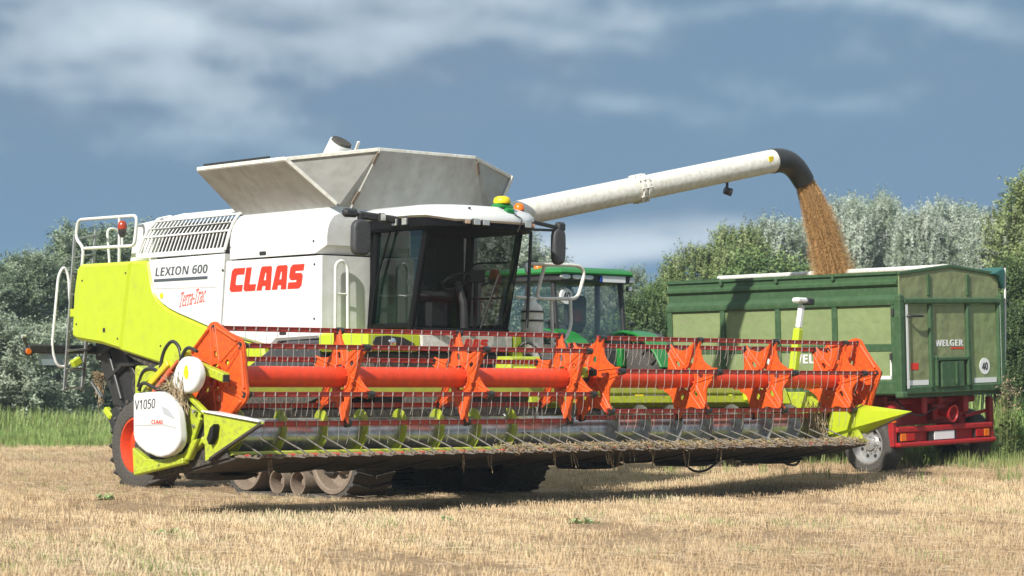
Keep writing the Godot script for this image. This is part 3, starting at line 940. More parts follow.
	rail(o, "cable", [Vector3(.40, 3.66, 1.72), Vector3(.42, 3.58, 1.88), Vector3(.40, 3.42, 1.80)], .009, M.black, .05)
	beacon(c, Vector3(.86, 3.70, 1.32), .072)
	b = MB.new()
	b.lathe(Vector3(1.62, 2.92, -.02), Vector3.UP, v2([0, 0, .075, 0, .08, .05, .06, .12, 0, .14]), 18)
	part(h, "marker_lamp", b, M.lamp_orange)
	b = MB.new()
	b.bar(Vector3(1.17, 2.75, -.02), Vector3(1.62, 2.90, -.02), .03, .03)
	part(h, "lamp_arm", b, M.black)
	# inside: seat, steering column, wheel, monitor
	b = MB.new()
	b.box(Vector3(.0, 2.62, .55), Vector3(.50, .12, .42), .05)
	b.box(Vector3(.0, 2.98, .36), Vector3(.46, .66, .13), .05)
	b.box(Vector3(.0, 2.38, .55), Vector3(.34, .38, .34), .04)
	b.box(Vector3(-.30, 2.80, .58), Vector3(.08, .07, .34), .02)
	b.box(Vector3(.30, 2.80, .60), Vector3(.10, .07, .42), .02)
	part(c, "seat", b, M.fabric)
	b = MB.new()
	b.tube([Vector3(0, 2.18, 1.22), Vector3(0, 2.50, 1.20), Vector3(0, 2.78, 1.08)], .06, 10, .045)
	var sc := part(c, "steering_column", b, M.grey_plastic)
	b = MB.new()
	var wp := []
	for i in 25:
		var t := TAU * i / 24.0
		wp.append(Vector3(cos(t) * .19, 2.80 + sin(t) * .10, 1.06 + sin(t) * .16))
	b.tube(wp, .016, 6)
	part(sc, "steering_wheel", b, M.black)
	b = MB.new()
	b.box(Vector3(.45, 2.88, .95), Vector3(.22, .17, .04), .01, Basis(Vector3.UP, -.4))
	b.bar(Vector3(.45, 2.2, .9), Vector3(.45, 2.82, .93), .04, .04)
	part(c, "monitor", b, M.black)
	# hand rails on the cab steps, extinguisher-like tank
	rail(h, "hand_rail", [Vector3(-1.40, 2.12, .30), Vector3(-1.40, 3.0, .30), Vector3(-1.32, 3.06, .32), Vector3(-1.22, 3.0, .32), Vector3(-1.21, 2.12, .32)], .022, M.white, .08)
	b = MB.new()
	b.tube([Vector3(-1.39, 2.62, .30), Vector3(-1.21, 2.62, .32)], .016, 6)
	part(h, "rung", b, M.white)
	rail(h, "hand_rail", [Vector3(1.30, 2.95, 1.0), Vector3(1.35, 3.08, .9), Vector3(2.42, 3.10, .82), Vector3(2.56, 3.02, .80), Vector3(2.42, 2.64, .80), Vector3(1.62, 2.62, .82), Vector3(1.74, 3.06, .86)], .026, M.white_dirty, .12)
	rail(h, "hand_rail", [Vector3(1.92, 2.62, .80), Vector3(1.95, 2.1, .80), Vector3(1.95, 1.75, .80)], .024, M.white_dirty, .1)
	rail(h, "hand_rail", [Vector3(2.28, 2.62, .80), Vector3(2.30, 2.25, .80), Vector3(2.16, 2.05, .80), Vector3(1.95, 2.0, .80)], .024, M.white_dirty, .12)
	rail(h, "hand_rail", [Vector3(.95, 2.62, 1.15), Vector3(1.65, 2.62, .82)], .018, M.white_dirty)
	b = MB.new()
	b.box(Vector3(1.55, 1.78, .55), Vector3(1.1, .08, .75), .01)
	part(h, "step_platform", b, M.galv)
	b = MB.new()
	b.lathe(Vector3(1.37, 1.82, 1.02), Vector3.UP, v2([0, 0, .145, .01, .15, .60, .13, .68, .06, .74, .05, .78, 0, .78]), 22)
	o = part(h, "air_tank", b, M.white_dirty)
	for y in [2.30, 2.42]:
		b = MB.new()
		b.lathe(Vector3(1.37, y, 1.02), Vector3.UP, v2([.149, 0, .156, 0, .156, .025, .149, .025]), 22)
		part(o, "band", b, M.black)
	# feeder house
	b = MB.new()
	b.sidex(v2([.4, 1.62, 2.05, 1.32, 2.1, .62, 1.4, .60, .4, .95]), -.85, .85, .03)
	part(h, "feeder_house", b, M.dusty_black)
	b = MB.new()
	b.facez(v2([.28, 1.58, .34, 1.82, .86, 1.82, .95, 1.58]), 1.45, 1.75, .03)
	part(h, "feeder_cover", b, M.lime_dirty)
	rail(h, "hose", [Vector3(.9, 1.9, 1.2), Vector3(1.02, 2.05, 1.3), Vector3(1.15, 1.9, 1.4), Vector3(1.2, 1.5, 1.6)], .02, M.black, .1)

func build_unloading_auger(h: Node3D) -> void:
	var a := Vector3(1.15, 3.62, -.45)
	var e := Vector3(7.12, 4.89, .20)
	var d := (e - a).normalized()
	var m := a + d * (e - a).length() * .56
	var b := MB.new()
	b.cyl(a, m, .185, .185, 28)
	var n := part(h, "unloading_auger", b, M.white_dirty, 50.0)
	b = MB.new()
	b.cyl(m, e, .178, .178, 28)
	part(n, "outer_tube", b, M.white_dirty, 50.0)
	b = MB.new()
	b.lathe(m - d * .06, d, v2([.18, 0, .215, 0, .215, .045, .19, .05, .19, .09, .215, .095, .215, .14, .178, .14]), 28)
	for i in 10:
		var t := TAU * i / 10.0
		var u := d.cross(Vector3.UP).normalized()
		var v := u.cross(d)
		var c := m + (u * cos(t) + v * sin(t)) * .205
		b.cyl(c - d * .09, c + d * .11, .014, .014, 6)
	part(n, "flange", b, M.white_dirty)
	# black rubber spout bent down
	var pts := []
	var down := Vector3(.66, -.75, .02).normalized()
	for i in 9:
		var t := i / 8.0
		var dir := d.slerp(down, smoothstep(0, 1, t))
		if i == 0: pts.append(e - d * .02)
		else: pts.append(pts[-1] + dir * .098)
	b = MB.new()
	b.tube(pts, .192, 22, .168)
	part(n, "spout", b, M.black, 50.0)
	spout_end = pts[-1]
	spout_dir = (pts[-1] - pts[-2]).normalized()
	b = MB.new()
	var k := a + d * (e - a).length() * .845
	b.bar(k + Vector3(0, -.17, 0), k + Vector3(0, -.27, 0), .03, .03)
	b.cyl(k + Vector3(-.04, -.30, -.02), k + Vector3(.06, -.33, .03), .055, .06, 14)
	part(n, "camera", b, M.black)
	b = MB.new()
	var st := e - d * .12
	b.box(st + Vector3(-.10, .03, .165), Vector3(.10, .08, .012), .002, Basis(Vector3(0, 0, 1), .2))
	part(n, "sticker", b, M.yellow)
	# elbow below the tube, on the tank wall
	b = MB.new()
	b.cyl(a + Vector3(0, -.5, 0), a + Vector3(0, .1, 0), .22, .21, 20)
	part(n, "elbow", b, M.white_dirty)

# ---------------------------------------------------------------- header and reels
# star or hexagon plate in the plane x = 0: half sectors, so that the slots are real holes
func plate_mesh(R: float, waist: float, tip: float, hub: float, thick: float, hexagon := false) -> ArrayMesh:
	var b := MB.new()
	for k in 6:
		for s in [-1.0, 1.0]:
			var q := PackedVector2Array()
			var add := func(r: float, ang: float, off := 0.0) -> void:
				var a: float = deg_to_rad(60.0 * k + s * ang)
				var v := Vector2(cos(a), sin(a)) * r
				var c: float = deg_to_rad(60.0 * k)
				q.append(v + Vector2(-sin(c), cos(c)) * s * off)
			add.call(hub, 30.0)
			add.call(hub, 15.0)
			add.call(hub, 0.0)
			add.call(hub + .055, 0.0)
			add.call(hub + .070, 0.0, .030)
			add.call(hub + .130, 0.0, .026)
			add.call(hub + .145, 0.0)
			add.call(R, 0.0)
			if hexagon:
				add.call(R * .99, 0.0, tip)
				add.call(R * .866, 30.0)
			else:
				add.call(R * .985, 0.0, tip)
				add.call(R * .80, 0.0, tip * 1.25)
				add.call(lerpf(waist, R, .40), 11.5)
				add.call(lerpf(waist, R, .12), 19.0)
				add.call(waist, 26.0)
				add.call(waist * .985, 30.0)
			b.ext(q, Vector3(-thick * .5, 0, 0), Vector3(0, 0, 1), Vector3(0, 1, 0), Vector3(1, 0, 0), thick, 0.0)
		# pressed ribs along the arms and a rib between them
		var c := deg_to_rad(60.0 * k)
		for side in [-1.0, 1.0]:
			var e := Vector3(0, sin(c), cos(c))
			var t := Vector3(0, cos(c), -sin(c))
			b.bar(Vector3(side * thick * .5, 0, 0) + e * (hub + .01) + t * .075, Vector3(side * thick * .5, 0, 0) + e * R * .95 + t * tip * .8, .020, .026, .009, Vector3(side, 0, 0))
			b.bar(Vector3(side * thick * .5, 0, 0) + e * (hub + .01) - t * .075, Vector3(side * thick * .5, 0, 0) + e * R * .95 - t * tip * .8, .020, .026, .009, Vector3(side, 0, 0))
			b.bar(Vector3(side * thick * .5, 0, 0) + e * (hub + .17), Vector3(side * thick * .5, 0, 0) + e * R * .9, .04, .014, .006, Vector3(side, 0, 0))
			if hexagon:
				var c0 := deg_to_rad(60.0 * k + 7.0)
				var c1 := deg_to_rad(60.0 * k + 53.0)
				b.bar(Vector3(side * thick * .5, sin(c0) * R * .9, cos(c0) * R * .9), Vector3(side * thick * .5, sin(c1) * R * .9, cos(c1) * R * .9), .035, .06, .014, Vector3(side, 0, 0))
	b.lathe(Vector3(-thick, 0, 0), Vector3(1, 0, 0), v2([hub - .004, 0, hub + .02, 0, hub + .02, thick * 2, hub - .004, thick * 2]), 24)
	return b.mesh(30.0)

func reel(h: Node3D, x0: float, x1: float, stars: Array, hexes: Array, phase: float, single: Array, star_mesh: Mesh, hex_mesh: Mesh, tine_mesh: Mesh, block_mesh: Mesh) -> void:
	var C := Vector3(0, 1.53, 3.15)
	var R := .53
	var n := hold(h, "reel", C)
	var b := MB.new()
	b.cyl(Vector3(x0, 0, 0), Vector3(x1, 0, 0), .118, .118, 28)
	part(n, "reel_tube", b, M.tube_red, 50.0)
	var turn := Basis(Vector3(1, 0, 0), deg_to_rad(-phase))
	for x in stars + hexes:
		b = MB.new()
		for k in 3:
			var sa := deg_to_rad(phase + 60.0 * k + 30.0)
			b.bar(Vector3(x, -sin(sa) * .165, -cos(sa) * .165), Vector3(x, sin(sa) * .165, cos(sa) * .165), .02, .05, .004, Vector3(1, 0, 0))
		part(n, "hub_spider", b, M.tube_red)
	for x in stars:
		put(n, "star_plate", star_mesh, M.orange, Transform3D(turn, Vector3(x, 0, 0)))
	for x in hexes:
		put(n, "end_plate", hex_mesh, M.orange, Transform3D(turn, Vector3(x, 0, 0)))
	for k in 6:
		var a := deg_to_rad(phase + 60.0 * k)
		var c := Vector3(0, sin(a), cos(a)) * R
		b = MB.new()
		b.box(c + Vector3((x0 + x1) * .5, 0, 0), Vector3(x1 - x0, .052, .03), .008)
		b.box(c + Vector3((x0 + x1) * .5, .026, 0), Vector3(x1 - x0, .008, .052), .002)
		part(n, "tine_bar", b, M.bat)
		for x in stars + hexes:
			put(n, "bearing", block_mesh, M.black, Transform3D(Basis(), c + Vector3(x + .02, 0, .012)))
		var count := int((x1 - x0) / .149)
		var xs := []
		for i in count: xs.append(x0 + .08 + i * .149)
		if k in single:
			for x in xs:
				put(n, "tine", tine_mesh, M.tine, Transform3D(Basis(Vector3(1, 0, 0), rng.randf_range(-.05, .05)) * Basis(Vector3(0, 0, 1), rng.randf_range(-.06, .06)), c + Vector3(x, 0, .016)))
		else:
			var st := SurfaceTool.new()
			for x in xs:
				st.append_from(tine_mesh, 0, Transform3D(Basis(Vector3(1, 0, 0), rng.randf_range(-.05, .05)), c + Vector3(x, 0, .016)))
			var o := put(n, "tine_row", st.commit(), M.tine)
			o.set_meta("kind", "stuff")

func build_reels(h: Node3D) -> void:
	var tb := MB.new()
	tb.tube([Vector3(0, .0, 0), Vector3(0, -.06, .004), Vector3(0, -.16, -.002), Vector3(0, -.235, -.03)], .0030, 5)
	tb.box(Vector3(0, .004, .006), Vector3(.016, .044, .012), .003)
	var tine := tb.mesh(50.0)
	var bb := MB.new()
	bb.cyl(Vector3(-.04, 0, 0), Vector3(.04, 0, 0), .040, .040, 12)
	bb.box(Vector3(0, -.01, -.02), Vector3(.05, .075, .05), .012)
	bb.cyl(Vector3(-.05, .02, .02), Vector3(.05, .02, .02), .012, .012, 6)
	var block := bb.mesh()
	var star := plate_mesh(.545, .315, .052, .150, .020)
	var star2 := plate_mesh(.545, .375, .056, .150, .022)
	var hx := plate_mesh(.60, .3, .05, .14, .03, true)
	reel(h, -5.20, .02, [-3.52, -1.73, -.06], [-5.22], 38.0, [0, 1, 2, 3, 4, 5], star, hx, tine, block)
	reel(h, .34, 5.26, [.40, 2.14, 3.60, 5.02], [5.32], 9.0, [0, 1, 5], star2, hx, tine, block)
	# support arm in the middle
	var b := MB.new()
	b.bar(Vector3(.18, 1.60, 3.30), Vector3(.18, 1.62, 2.0), .10, .13, .015)
	b.bar(Vector3(.18, 1.62, 2.05), Vector3(.18, 1.38, 1.95), .10, .12, .015)
	part(h, "reel_arm", b, M.lime_dirty)
	b = MB.new()
	b.cyl(Vector3(.02, 1.53, 3.15), Vector3(.34, 1.53, 3.15), .05, .05, 14)
	b.box(Vector3(.24, 1.60, 3.36), Vector3(.07, .09, .12), .02)
	part(h, "reel_bearing", b, M.black)

func build_header(h: Node3D) -> void:
	var n := hold(h, "cutting_header")
	var b := MB.new()
	# rear wall: lime beam over a dark wall
	b.box(Vector3(-.15, 1.395, 2.02), Vector3(10.55, .14, .16), .025)
	part(n, "top_beam", b, M.lime_pale)
	b = MB.new()
	b.sidex(v2([1.96, 1.31, 2.10, 1.31, 2.12, 1.22, 2.06, 1.15, 1.96, 1.15]), .35, 5.1, .01)
	part(n, "lower_beam", b, M.lime_dirty)
	b = MB.new()
	b.box(Vector3(-.15, .82, 2.05), Vector3(10.5, .66, .05), .0)
	part(n, "rear_wall", b, M.dusty_black)
	# trough under the auger
	b = MB.new()
	var rows := []
	for x in [-5.42, 5.12]:
		var row := []
		for i in 10:
			var t := deg_to_rad(180.0 + 95.0 * i / 9.0)
			row.append(Vector3(x, .88 + sin(t) * .37, 2.62 + cos(t) * .52))
		row.append(Vector3(x, .60, 3.35)); row.append(Vector3(x, .665, 3.70))
		rows.append(row)
	b.grid(rows, Vector3(0, -2, 2.6))
	part(n, "trough", b, M.under, 40.0)
	# intake auger with its flights: two hands meeting in the middle
	b = MB.new()
	b.cyl(Vector3(-5.4, .86, 2.70), Vector3(5.1, .86, 2.70), .205, .205, 32)
	var dr := part(n, "intake_auger", b, M.drum, 50.0)
	for side in [-1.0, 1.0]:
		b = MB.new()
		var prev := []
		var steps := 24 * 8
		for i in steps + 1:
			var x: float = side * lerpf(5.35 if side < 0 else 5.08, .55, float(i) / steps)
			var t: float = TAU * (5.35 - absf(x)) / .58
			var e := Vector3(0, sin(t), -cos(t) * side)
			var q := [Vector3(x - .006, .86, 2.70) + e * .20, Vector3(x - .006, .86, 2.70) + e * (.305 if side < 0 else .335), Vector3(x + .006, .86, 2.70) + e * (.305 if side < 0 else .335), Vector3(x + .006, .86, 2.70) + e * .20]
			if prev.size() > 0:
				b.quad(prev[0], prev[1], q[1], q[0], Vector3(-1, 0, 0))
				b.quad(prev[1], prev[2], q[2], q[1], e)
				b.quad(prev[2], prev[3], q[3], q[2], Vector3(1, 0, 0))
			prev = q
		part(n, "auger_flight", b, M.lime_dirty if side < 0 else M.galv, 40.0)
	for i in 14:
		b = MB.new()
		var x := -.5 + i * .08
		var t := i * 2.4
		b.tube([Vector3(x, .86 + sin(t) * .2, 2.70 + cos(t) * .2), Vector3(x, .86 + sin(t) * .33, 2.70 + cos(t) * .33)], .012, 6)
		part(n, "auger_finger", b, M.galv)
	# table strip and underside
	b = MB.new()
	b.sidex(v2([3.28, .62, 3.62, .722, 3.71, .712, 3.71, .690, 3.34, .590]), -5.42, 5.08)
	part(n, "table", b, M.lime_pale, 0.0)
	b = MB.new()
	b.sidex(v2([3.80, .652, 3.74, .63, 3.30, .545, 2.86, .475, 2.2, .46, 2.05, .49, 2.05, .53, 2.4, .50, 2.86, .52, 3.36, .60, 3.72, .660]), -5.44, 4.96, .005)
	part(n, "underside", b, M.under, 25.0)
	for i in 14:
		var x := -4.6 + i * .70
		b = MB.new()
		b.sidex(v2([3.68, .625, 3.45, .56, 2.95, .470, 2.75, .445, 2.45, .43, 2.35, .47, 2.86, .49]), x, x + .11, .006)
		part(n, "skid", b, M.black)
	for i in 4:
		var x: float = [-4.85, .9, 2.7, 4.4][i]
		b = MB.new()
		b.sidex(v2([2.75, .43, 2.5, .37, 2.0, .37, 1.9, .47, 2.6, .48]), x, x + .5, .02)
		part(n, "skid_shoe", b, M.dusty_black)
	# knife: bar, red guards
	b = MB.new()
	b.box(Vector3(-.22, .672, 3.755), Vector3(10.35, .018, .075), .002)
	var kb := part(n, "knife_bar", b, M.rust_steel)
	b = MB.new()
	for i in 134:
		var x := -5.38 + i * .0762
		b.bar(Vector3(x, .676, 3.76), Vector3(x, .670, 3.89), .026, .032, .006)
	var gd := part(kb, "knife_guard", b, M.rust_steel, 0.0)
	gd.set_meta("kind", "stuff")
	for i in 33:
		var x := -5.30 + i * .302
		b = MB.new()
		var j := rng.randf_range(-.02, .02)
		b.tube([Vector3(x, .664, 3.80), Vector3(x + .005, .655, 4.02), Vector3(x + .008, .690, 4.07), Vector3(x + .003, .74, 3.95), Vector3(x + j, .865 + j, 3.55)], .0095, 6)
		var o := part(n, "crop_lifter", b, M.lifter, 60.0)
		b = MB.new()
		b.box(Vector3(x, .682, 3.80), Vector3(.035, .028, .12), .006)
		part(o, "clamp", b, M.bat)
	# near end: end panel, divider, gearbox cover
	b = MB.new()
	b.sidex(v2([2.0, 1.36, 2.45, 1.38, 2.95, 1.36, 3.30, 1.14, 3.62, .80, 3.70, .66, 3.2, .56, 2.4, .42, 2.0, .46]), -5.47, -5.43, .006)
	part(n, "end_wall", b, M.dusty_black)
	b = MB.new()
	b.bar(Vector3(-5.50, 1.37, 2.92), Vector3(-5.50, 1.09, 3.42), .06, .05, .008)
	b.bar(Vector3(-5.50, 1.22, 2.80), Vector3(-5.50, .70, 2.83), .07, .06, .008)
	b.sidex(v2([2.88, 1.30, 3.26, 1.12, 3.12, .84, 3.02, .80, 2.90, .82]), -5.52, -5.48, .008)
	b.bar(Vector3(-5.53, 1.08, 3.28), Vector3(-5.53, .68, 3.05), .05, .05, .008)
	b.bar(Vector3(-5.52, 1.0, 3.46), Vector3(-5.52, .80, 3.36), .05, .09, .008)
	part(n, "end_frame", b, M.lime_dirty)
	b = MB.new()
	b.sidex(v2([2.02, .74, 2.05, .44, 2.2, .45, 3.12, .63, 3.30, .86, 3.18, .84, 3.02, .70, 2.6, .62, 2.3, .62]), -5.58, -5.50, .012)
	b.bar(Vector3(-5.56, .47, 2.1), Vector3(-5.56, .62, 3.05), .10, .07, .012)
	b.bar(Vector3(-5.50, .62, 2.9), Vector3(-5.50, .86, 3.34), .08, .06, .01)
	part(n, "lower_frame", b, M.lime_dirty)
	for q in [[-5.535, 1.17, 3.02], [-5.535, .99, 3.16], [-5.59, .68, 2.9], [-5.59, .56, 2.6], [-5.56, 1.15, 3.2]]:
		b = MB.new()
		b.cyl(Vector3(q[0] - .02, q[1], q[2]), Vector3(q[0] + .02, q[1], q[2]), .022, .022, 6)
		part(n, "bolt", b, M.galv)
	# pointed divider, lime with a bright steel edge
	for s in [-1.0, 1.0]:
		b = MB.new()
		var tip := Vector3(s * 5.40, 1.04, 4.26) if s < 0 else Vector3(5.14, 1.10, 4.42)
		var U := [Vector3(s * 5.55, 1.15, 3.36), Vector3(s * 5.36, 1.13, 3.38), Vector3(s * 5.36, .68, 3.45), Vector3(s * 5.55, .62, 3.40)]
		if s > 0: U = [Vector3(5.26, 1.19, 3.42), Vector3(5.06, 1.12, 3.10), Vector3(5.06, .74, 2.90), Vector3(5.26, .80, 3.60)]
		var ctr := Vector3(-5.46, .95, 3.6) if s < 0 else Vector3(5.16, .95, 3.5)
		for i in 4:
			var p0: Vector3 = U[i]
			var p1: Vector3 = U[(i + 1) % 4]
			# slightly bulged faces
			var mid := (p0 + p1) * .5
			var m2 := mid.lerp(tip, .5) + (mid - ctr).normalized() * .02
			b.tri(p0, p1, m2, mid - ctr); b.tri(p1, tip, m2, mid - ctr); b.tri(tip, p0, m2, mid - ctr)
		b.quad(U[0], U[1], U[2], U[3], Vector3(0, 0, -1))
		var dv := part(n, "crop_divider", b, M.lime if s > 0 else M.lime_dirty, 45.0)
		b = MB.new()
		if s < 0:
			b.sheet(Vector3(-5.58, 1.165, 3.36), Vector3(-5.34, 1.15, 3.38), Vector3(-5.37, 1.06, 4.22), Vector3(-5.45, 1.06, 4.22), .016)
			part(dv, "steel_edge", b, M.tape)
			b = MB.new()
			b.sidex(v2([3.49, .86, 3.55, .98, 3.62, 1.02, 3.60, .88, 3.53, .80]), -5.60, -5.53)
			part(dv, "slot_shade", b, M.deep_black)  # black bar stands for the shade inside a slot
			b = MB.new()
			b.bar(Vector3(-5.52, .635, 3.42), Vector3(-5.42, 1.02, 4.22), .05, .03, .005)
			part(dv, "lower_rim", b, M.under)
		else:
			b.bar(Vector3(5.24, .81, 3.60), Vector3(5.15, 1.08, 4.36), .03, .02, .005)
			part(dv, "lower_rim", b, M.under)
	b = MB.new()
	b.sidex(v2([2.0, 1.36, 2.8, 1.36, 3.30, 1.10, 3.60, .70, 3.2, .56, 2.4, .50, 2.0, .50]), 5.13, 5.17, .006)
	part(n, "end_wall", b, M.lime_dirty)
	# white gearbox cover with lettering
	b = MB.new()
	b.sidex(v2([2.245, 1.32, 2.265, 1.345, 2.55, 1.36, 2.74, 1.365, 2.82, 1.35, 2.98, 1.28, 3.06, 1.21, 3.11, 1.14, 3.14, 1.03, 3.16, .90, 3.16, .84, 3.13, .78, 3.06, .72, 2.95, .675, 2.80, .65, 2.70, .655, 2.5, .70, 2.36, .76, 2.28, .82, 2.25, .89]), -5.72, -5.61, .028, 3)
	var cv := part(n, "gearbox_cover", b, M.white, 48.0)
	b = MB.new()
	b.sidex(v2([2.29, .985, 2.40, .985, 2.84, 1.00, 3.10, .965, 3.10, .98, 2.84, 1.017, 2.40, 1.0, 2.29, 1.0]), -5.7225, -5.715)
	part(cv, "moulding", b, flat(Color(.45, .45, .43), .5), 0.0)
	b = MB.new()
	b.sidex(v2([2.80, 1.21, 2.94, 1.18, 3.06, 1.09, 3.04, 1.07, 2.86, 1.12]), -5.724, -5.71, .003)
	part(cv, "vent", b, flat(Color(.42, .44, .46), .5), 0.0)
	var bx := Vector3(0, 0, 1)
	words(cv, "model_lettering", "V1050", Vector3(-5.7215, 1.225, 2.49), Vector3(0, .06, 1).normalized(), Vector3(0, 1, -.06).normalized(), .40, .105, M.ink, .15, "Droid Sans", false)
	words(cv, "small_lettering", "CLAAS", Vector3(-5.7215, 1.035, 2.73), bx, Vector3.UP, .22, .045, M.logo_red, .15)
	# reel arm at the near end, drive cover, ram, hoses
	b = MB.new()
	b.bar(Vector3(-5.40, 1.50, 1.95), Vector3(-5.40, 1.72, 2.85), .10, .13, .012)
	b.bar(Vector3(-5.40, 1.70, 2.80), Vector3(-5.40, 1.51, 3.56), .10, .10, .012)
	b.box(Vector3(-5.40, 1.72, 2.74), Vector3(.12, .20, .20), .02)
	part(n, "reel_arm", b, M.lime_dirty)
	b = MB.new()
	b.box(Vector3(-5.40, 1.505, 3.565), Vector3(.085, .075, .012), .002)
	part(n, "arm_mouth_shade", b, M.black)  # black plate gives the closed tube end the shade of an opening
	b = MB.new()
	b.bar(Vector3(-5.46, 1.42, 2.16), Vector3(-5.46, 1.68, 2.56), .06, .075, .01)
	part(n, "warning_strip", b, mott(Color(.72, .52, .01), Color(.62, .50, .03), .5, .5, 41))
	b = MB.new()
	b.cyl(Vector3(-5.47, 1.36, 2.30), Vector3(-5.47, 1.60, 2.62), .035, .035, 12)
	b.cyl(Vector3(-5.47, 1.55, 2.55), Vector3(-5.47, 1.70, 2.75), .018, .018, 10)
	part(n, "hydraulic_ram", b, M.ram)
	b = MB.new()
	b.sidex(soft(v2([2.84, 1.45, 2.90, 1.62, 3.00, 1.72, 3.12, 1.75, 3.26, 1.72, 3.34, 1.64, 3.37, 1.54, 3.33, 1.43, 3.23, 1.355, 3.08, 1.34, 2.92, 1.38]), 1), -5.62, -5.51, .035, 3)
	var dc := part(n, "drive_cover", b, M.white, 48.0)
	b = MB.new()
	b.sidex(v2([3.12, 1.50, 3.08, 1.56, 3.11, 1.64, 3.15, 1.65, 3.18, 1.56, 3.16, 1.50]), -5.624, -5.615)
	part(dc, "sticker", b, M.yellow, 0.0)
	for q in [[[-5.35, 1.58, 1.86], [-5.35, 1.30, 1.86], .15, .07]]:
		b = MB.new()
		b.bar(Vector3(q[0][0], q[0][1], q[0][2]), Vector3(q[1][0], q[1][1], q[1][2]), q[2], q[3], .015)
		b.box(Vector3(-5.35, 1.59, 1.90), Vector3(.16, .10, .16), .02, Basis(Vector3.RIGHT, .3))
		part(n, "arm_post", b, M.lime_dirty)
	for q in [[[-5.45, 1.50, 2.35], [-5.45, 1.80, 2.42], [-5.45, 1.94, 2.60], [-5.45, 1.85, 2.76], [-5.45, 1.62, 2.80]], [[-5.44, 1.42, 1.92], [-5.46, 1.62, 2.05], [-5.45, 1.62, 2.3], [-5.45, 1.48, 2.45]], [[-5.48, 1.38, 2.0], [-5.5, 1.48, 2.1], [-5.5, 1.40, 2.35], [-5.48, 1.36, 2.6]], [[-5.46, 1.70, 2.78], [-5.46, 1.86, 2.9], [-5.46, 1.80, 3.1]], [[-5.5, 1.30, 2.95], [-5.52, 1.05, 2.92], [-5.5, .80, 3.0]]]:
		var pts := []
		for v in q: pts.append(Vector3(v[0], v[1], v[2]))
		rail(n, "hose", pts, .020, M.black, .12)
	# steering sensor mast at the far end
	b = MB.new()
	b.sidex(v2([1.75, 1.20, 1.80, 1.43, 2.25, 1.42, 2.35, 1.20]), 4.35, 5.10, .05)
	part(n, "mast_base", b, M.lime)
	b = MB.new()
	b.bar(Vector3(5.36, 1.40, 2.1), Vector3(5.51, 2.26, 2.1), .12, .12, .02)
	var ms := part(n, "sensor_mast", b, M.lime)
	b = MB.new()
	b.bar(Vector3(5.51, 2.26, 2.1), Vector3(5.58, 2.60, 2.1), .085, .085, .02)
	part(ms, "extension", b, M.white)
	b = MB.new()
	b.box(Vector3(5.52, 2.66, 2.12), Vector3(.22, .08, .14), .025)
	part(ms, "sensor_head", b, M.white)
	b = MB.new()
	b.box(Vector3(5.68, 2.645, 2.14), Vector3(.16, .10, .13), .02)
	part(ms, "sensor", b, M.black)
	# loose hoses dangling under the far half
	for q in [[[2.55, .40, 2.7], [2.7, .30, 2.75], [3.0, .32, 2.7], [3.3, .5, 2.7]], [[4.6, .40, 2.6], [4.65, .36, 2.65], [4.9, .34, 2.6], [5.05, .55, 2.6]]]:
		var pts := []
		for v in q: pts.append(Vector3(v[0], v[1], v[2]))
		rail(n, "hose", pts, .016, M.black, .15)

func build_harvester() -> void:
	var h := thing("combine_harvester", "white and lime combine harvester on tracks with wide orange reel header in front", "harvester", FARM, TURN)
	build_body(h)
	build_hopper(h)
	build_rear(h)
	build_tracks(h)
	build_cab(h)
	build_unloading_auger(h)
	build_header(h)
	build_reels(h)

